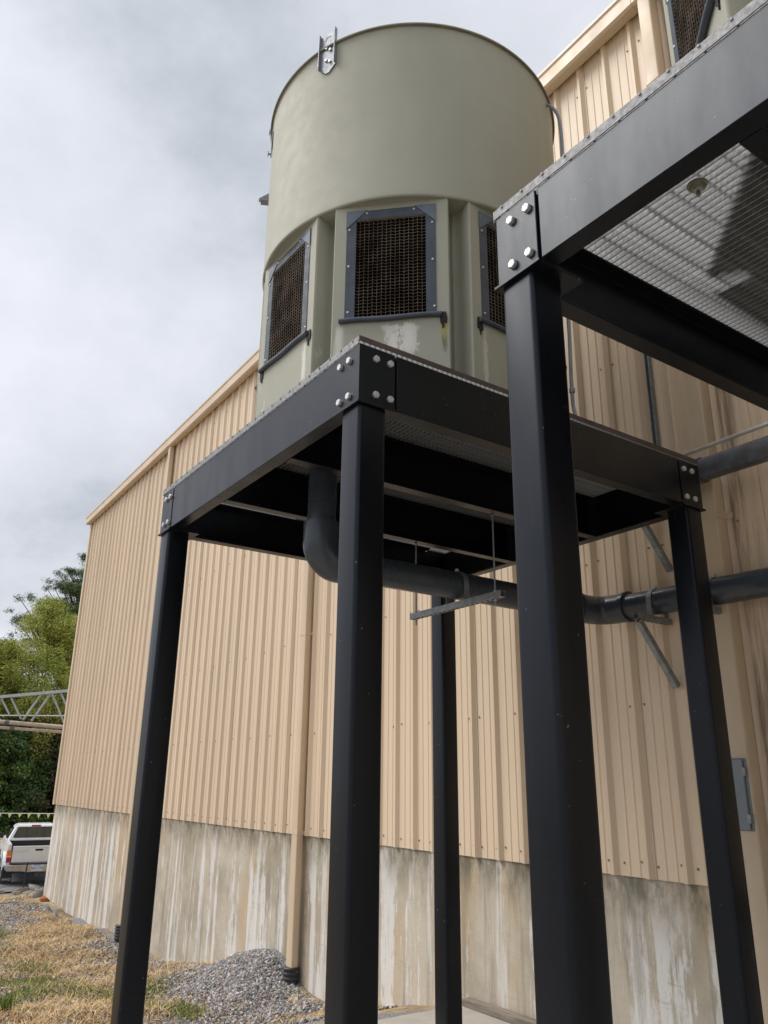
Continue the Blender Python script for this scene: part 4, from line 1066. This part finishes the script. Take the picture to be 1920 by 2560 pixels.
# ------------------------------------------------------------------ trees
def leaves(cl, n, size, aspect, pal, seed, droop=0., shell=.55):
    """cl: clumps (x,y,z,rx,ry,rz); returns leaf quads spread through them"""
    r_ = np.random.default_rng(seed); cl = np.array(cl); w = (cl[:, 3] * cl[:, 4] * cl[:, 5]) ** .66; w /= w.sum()
    k_ = r_.choice(len(cl), n, p=w); d = r_.normal(size=(n, 3)); d /= np.linalg.norm(d, axis=1)[:, None]
    rad = shell + (1 - shell) * r_.random((n, 1)) ** .7; rad *= r_.choice([1, .75, 1.12], (n, 1))
    P_ = cl[k_, :3] + d * rad * cl[k_, 3:6]
    u = r_.normal(size=(n, 3)); u[:, 2] = u[:, 2] * (1 - abs(droop)) - droop * 1.6; u /= np.linalg.norm(u, axis=1)[:, None]
    v = np.cross(u, r_.normal(size=(n, 3))); v /= np.linalg.norm(v, axis=1)[:, None]
    s = size * r_.uniform(.6, 1.4, (n, 1)); u *= s; v *= s * aspect
    V_ = np.stack([P_ - u * .5, P_ + v * .5, P_ + u * .5, P_ - v * .5], 1).reshape(-1, 3)
    F_ = np.array([(0, 1, 2, 3)]) + (np.arange(n) * 4)[:, None]
    pal = np.array(pal); ck = r_.integers(0, len(pal), len(cl)); own = r_.random(n) < .6
    idx = np.where(own, ck[k_], r_.integers(0, len(pal), n)); t = pal[idx] * r_.uniform(.7, 1.3, (n, 1)) 
    return V_, F_, np.clip(t, 0, 1)
def trunk_branches(root, base, top, r0, targets, mat, seed):
    r_ = random.Random(seed); b = Vector(base); t = Vector(top); mid = (b + t) / 2 + Vector((r_.uniform(-.3, .3), r_.uniform(-.3, .3), 0))
    path = spline([b, b + (mid - b) * .5, mid, t], 4); n = len(path)
    MB().tube([p - root.location for p in path], [r0 * (1 - .85 * k / (n - 1)) for k in range(n)], 10).build('trunk', mat, root, smooth=True)
    mb = MB()
    for tg_ in targets:
        tg_ = Vector(tg_); k = min(n - 1, max(2, int(n * min(.95, max(.25, (tg_.z - b.z - (tg_ - t).length * .15) / max(.1, t.z - b.z)))) - 1))
        s0 = path[k]; m1 = (s0 + tg_) / 2 + Vector((r_.uniform(-.2, .2), r_.uniform(-.2, .2), -.25))
        pp = spline([s0, m1, tg_], 4); q_ = len(pp)
        mb.tube([p - root.location for p in pp], [r0 * .28 * (1 - .85 * i_ / (q_ - 1)) + .006 for i_ in range(q_)], 5, False)
    mb.build('branches', mat, root)
def tree(name, x, y, h, clumps, n, size, asp, pal, lab, seed, r0=.2, droop=0., group=None, bmat=M_BARK, shell=.55, zoff=0):
    g0 = float(gz(x, y)) + (.03 if x < -41 else 0)
    root = empty(name, (x, y, g0), 0, lab, 'tree', group)
    cl = [(x + a, y + b, g0 + c, d, e_, f_) for a, b, c, d, e_, f_ in clumps]
    trunk_branches(root, (x, y, g0 - .3), (x, y, g0 + h * .9), r0, [c[:3] for c in cl], bmat, seed)
    V_, F_, T_ = leaves(cl, n, size, asp, pal, seed, droop, shell); V_ -= np.array(root.location)
    link('crown', fastmesh('crown', V_, F_, M_LEAF, T_), root)
    return root
def blob(seed, h0, h1, R_, n, cr_, top=.5):
    r_ = np.random.default_rng(seed); o = []
    for _ in range(n):
        t = r_.random(); z = h0 + (h1 - h0) * t; rr_ = R_ * (1 - (abs(t - .4) / .62) ** 2.2 * (1 if t > .4 else .35)); rr_ = max(.25, rr_)
        a = r_.uniform(0, 6.28); q_ = rr_ * math.sqrt(r_.random()); c = cr_ * r_.uniform(.6, 1.3)
        o.append((q_ * math.cos(a), q_ * math.sin(a), z, c, c, c * .8))
    return o
DARKG = [(.055, .105, .025), (.085, .15, .034), (.04, .075, .02), (.12, .19, .045), (.06, .09, .035)]
YELG = [(.38, .42, .07), (.32, .38, .065), (.46, .46, .11), (.25, .31, .055), (.42, .40, .09)]
PINEG = [(.08, .135, .045), (.10, .16, .05), (.06, .10, .04), (.13, .18, .06)]
# feathery yellow-green tree in front of the wood
tree('feathery_tree', -52.6, 10.9, 13.0, blob(1, 3.0, 13.2, 3.5, 150, .85), 90000, .17, .22, YELG, 'tall feathery yellow green tree standing behind the truss', 101, .16, droop=.35)
tree('feathery_tree', -51.5, 8.1, 9.8, blob(2, 2.5, 10.2, 2.3, 80, .75), 42000, .16, .24, [(.34, .38, .07), (.26, .33, .06), (.42, .42, .08)], 'lower feathery green tree left of the tall yellow one', 102, .12, droop=.3)
# pine: needle tufts on open branches
def pine(x, y, h, seed, lab, spread=4.3):
    r_ = np.random.default_rng(seed); g0 = float(gz(x, y)); root = empty('pine_tree', (x, y, g0), 0, lab, 'tree', 'tall pines behind the shed')
    cl = []
    for k in range(30):
        t = .48 + .52 * (k + .5) / 30; L_ = spread * (1 - ((t - .48) / .54) ** 2.6) * r_.uniform(.75, 1.05) + .5; a = k * 2.4 + r_.uniform(-.3, .3)
        for q_ in range(int(6 + L_ * 5.5)):
            u = r_.uniform(.35, 1.0); sp_ = L_ * .22
            cl.append((x + math.cos(a) * L_ * u + r_.normal(0, sp_), y + math.sin(a) * L_ * u + r_.normal(0, sp_), g0 + h * t + .25 * u * L_ * .5 + r_.normal(0, .18), r_.uniform(.35, .62), r_.uniform(.35, .62), r_.uniform(.2, .34)))
    for q_ in range(90):
        a = r_.uniform(0, 6.28); t = r_.uniform(.60, 1.0); L_ = spread * .9 * (1 - ((t - .55) / .47) ** 2.2) * math.sqrt(r_.random())
        cl.append((x + math.cos(a) * L_, y + math.sin(a) * L_, g0 + h * t, r_.uniform(.5, .8), r_.uniform(.5, .8), r_.uniform(.28, .42)))
    trunk_branches(root, (x, y, g0 - .3), (x, y, g0 + h), .26, [c[:3] for c in cl[::2]], M_BARK, seed)
    V_, F_, T_ = leaves(cl, 150000, .20, .15, PINEG, seed, -.25, .1); V_ -= np.array(root.location)
    link('crown', fastmesh('crown', V_, F_, M_LEAF, T_), root)
pine(-59.4, 15.6, 18.6, 31, 'tall dark pine with open tufted branches rising highest beside the shed corner', 5.0)
DGROUP = 'dark broadleaf trees of the wood'
dk = [(-50.6, 6.3, 8.2, 2.6, 'dark broadleaf tree at the left edge under the truss', 201), (-49.8, 9.0, 5.2, 2.3, 'low dark green thicket tree directly behind the pennants', 202),
      (-51.2, 12.0, 6.0, 2.6, 'dark tree in brownish leaf beside the shed corner behind the pennants', 203)]
for x, y, h, r_, lab, sd_ in dk:
    pal = DARKG if sd_ != 203 else [(.07, .085, .035), (.10, .095, .045), (.05, .06, .025), (.12, .10, .06)]
    tree('broadleaf_tree', x, y, h, blob(sd_, .6, h, r_, 70, .75), 30000, .17, .6, pal, lab, sd_, .14, group=DGROUP)
for x, y, h, r_, lab, sd_ in ((-55.5, 2.5, 10.5, 3.4, 'tall dark tree just outside the left edge of the wood', 204), (-57, 8.5, 9.0, 3.2, 'dark tree filling the wood behind the feathery trees', 205),
                             (-56, 13.5, 7.6, 3.2, 'dark tree in the wood nearest the shed', 206), (-54, -3, 9.5, 3.2, 'dark tree well left of the truss', 207), (-58, 18, 10, 3.6, 'dark tree of the wood hidden behind the shed corner', 208)):
    tree('broadleaf_tree', x, y, h, blob(sd_, .6, h, r_, 60, .95), 17000, .26, .65, DARKG, lab, sd_, .16, group=DGROUP)
for k, (x, y, h) in enumerate(((-48.6, 5.6, 2.6), (-48.2, 7.6, 2.2), (-48.4, 9.8, 2.4), (-48.8, 11.8, 2.8))):
    lab = ('leafy dark shrub at the wood edge left of the truck cab', 'dark shrub at the wood edge behind the truck roof', 'dark shrub behind the middle pennants', 'brown green shrub at the wood edge by the shed corner')[k]
    g0 = float(gz(x, y)) + .03; root = empty('shrub', (x, y, g0), 0, lab, 'shrub', 'shrubs along the wood edge')
    cl = [(x + a, y + b, g0 + c, d, e_, f_) for a, b, c, d, e_, f_ in blob(300 + k, .15, h, 1.35, 26, .5)]
    trunk_branches(root, (x, y, g0 - .1), (x, y, g0 + h * .8), .05, [c[:3] for c in cl], M_BARK, 300 + k)
    V_, F_, T_ = leaves(cl, 9000, .14, .6, DARKG if k < 3 else [(.09, .08, .04), (.06, .07, .03), (.13, .10, .06)], 300 + k); V_ -= np.array(root.location)
    link('foliage', fastmesh('foliage', V_, F_, M_LEAF, T_), root)
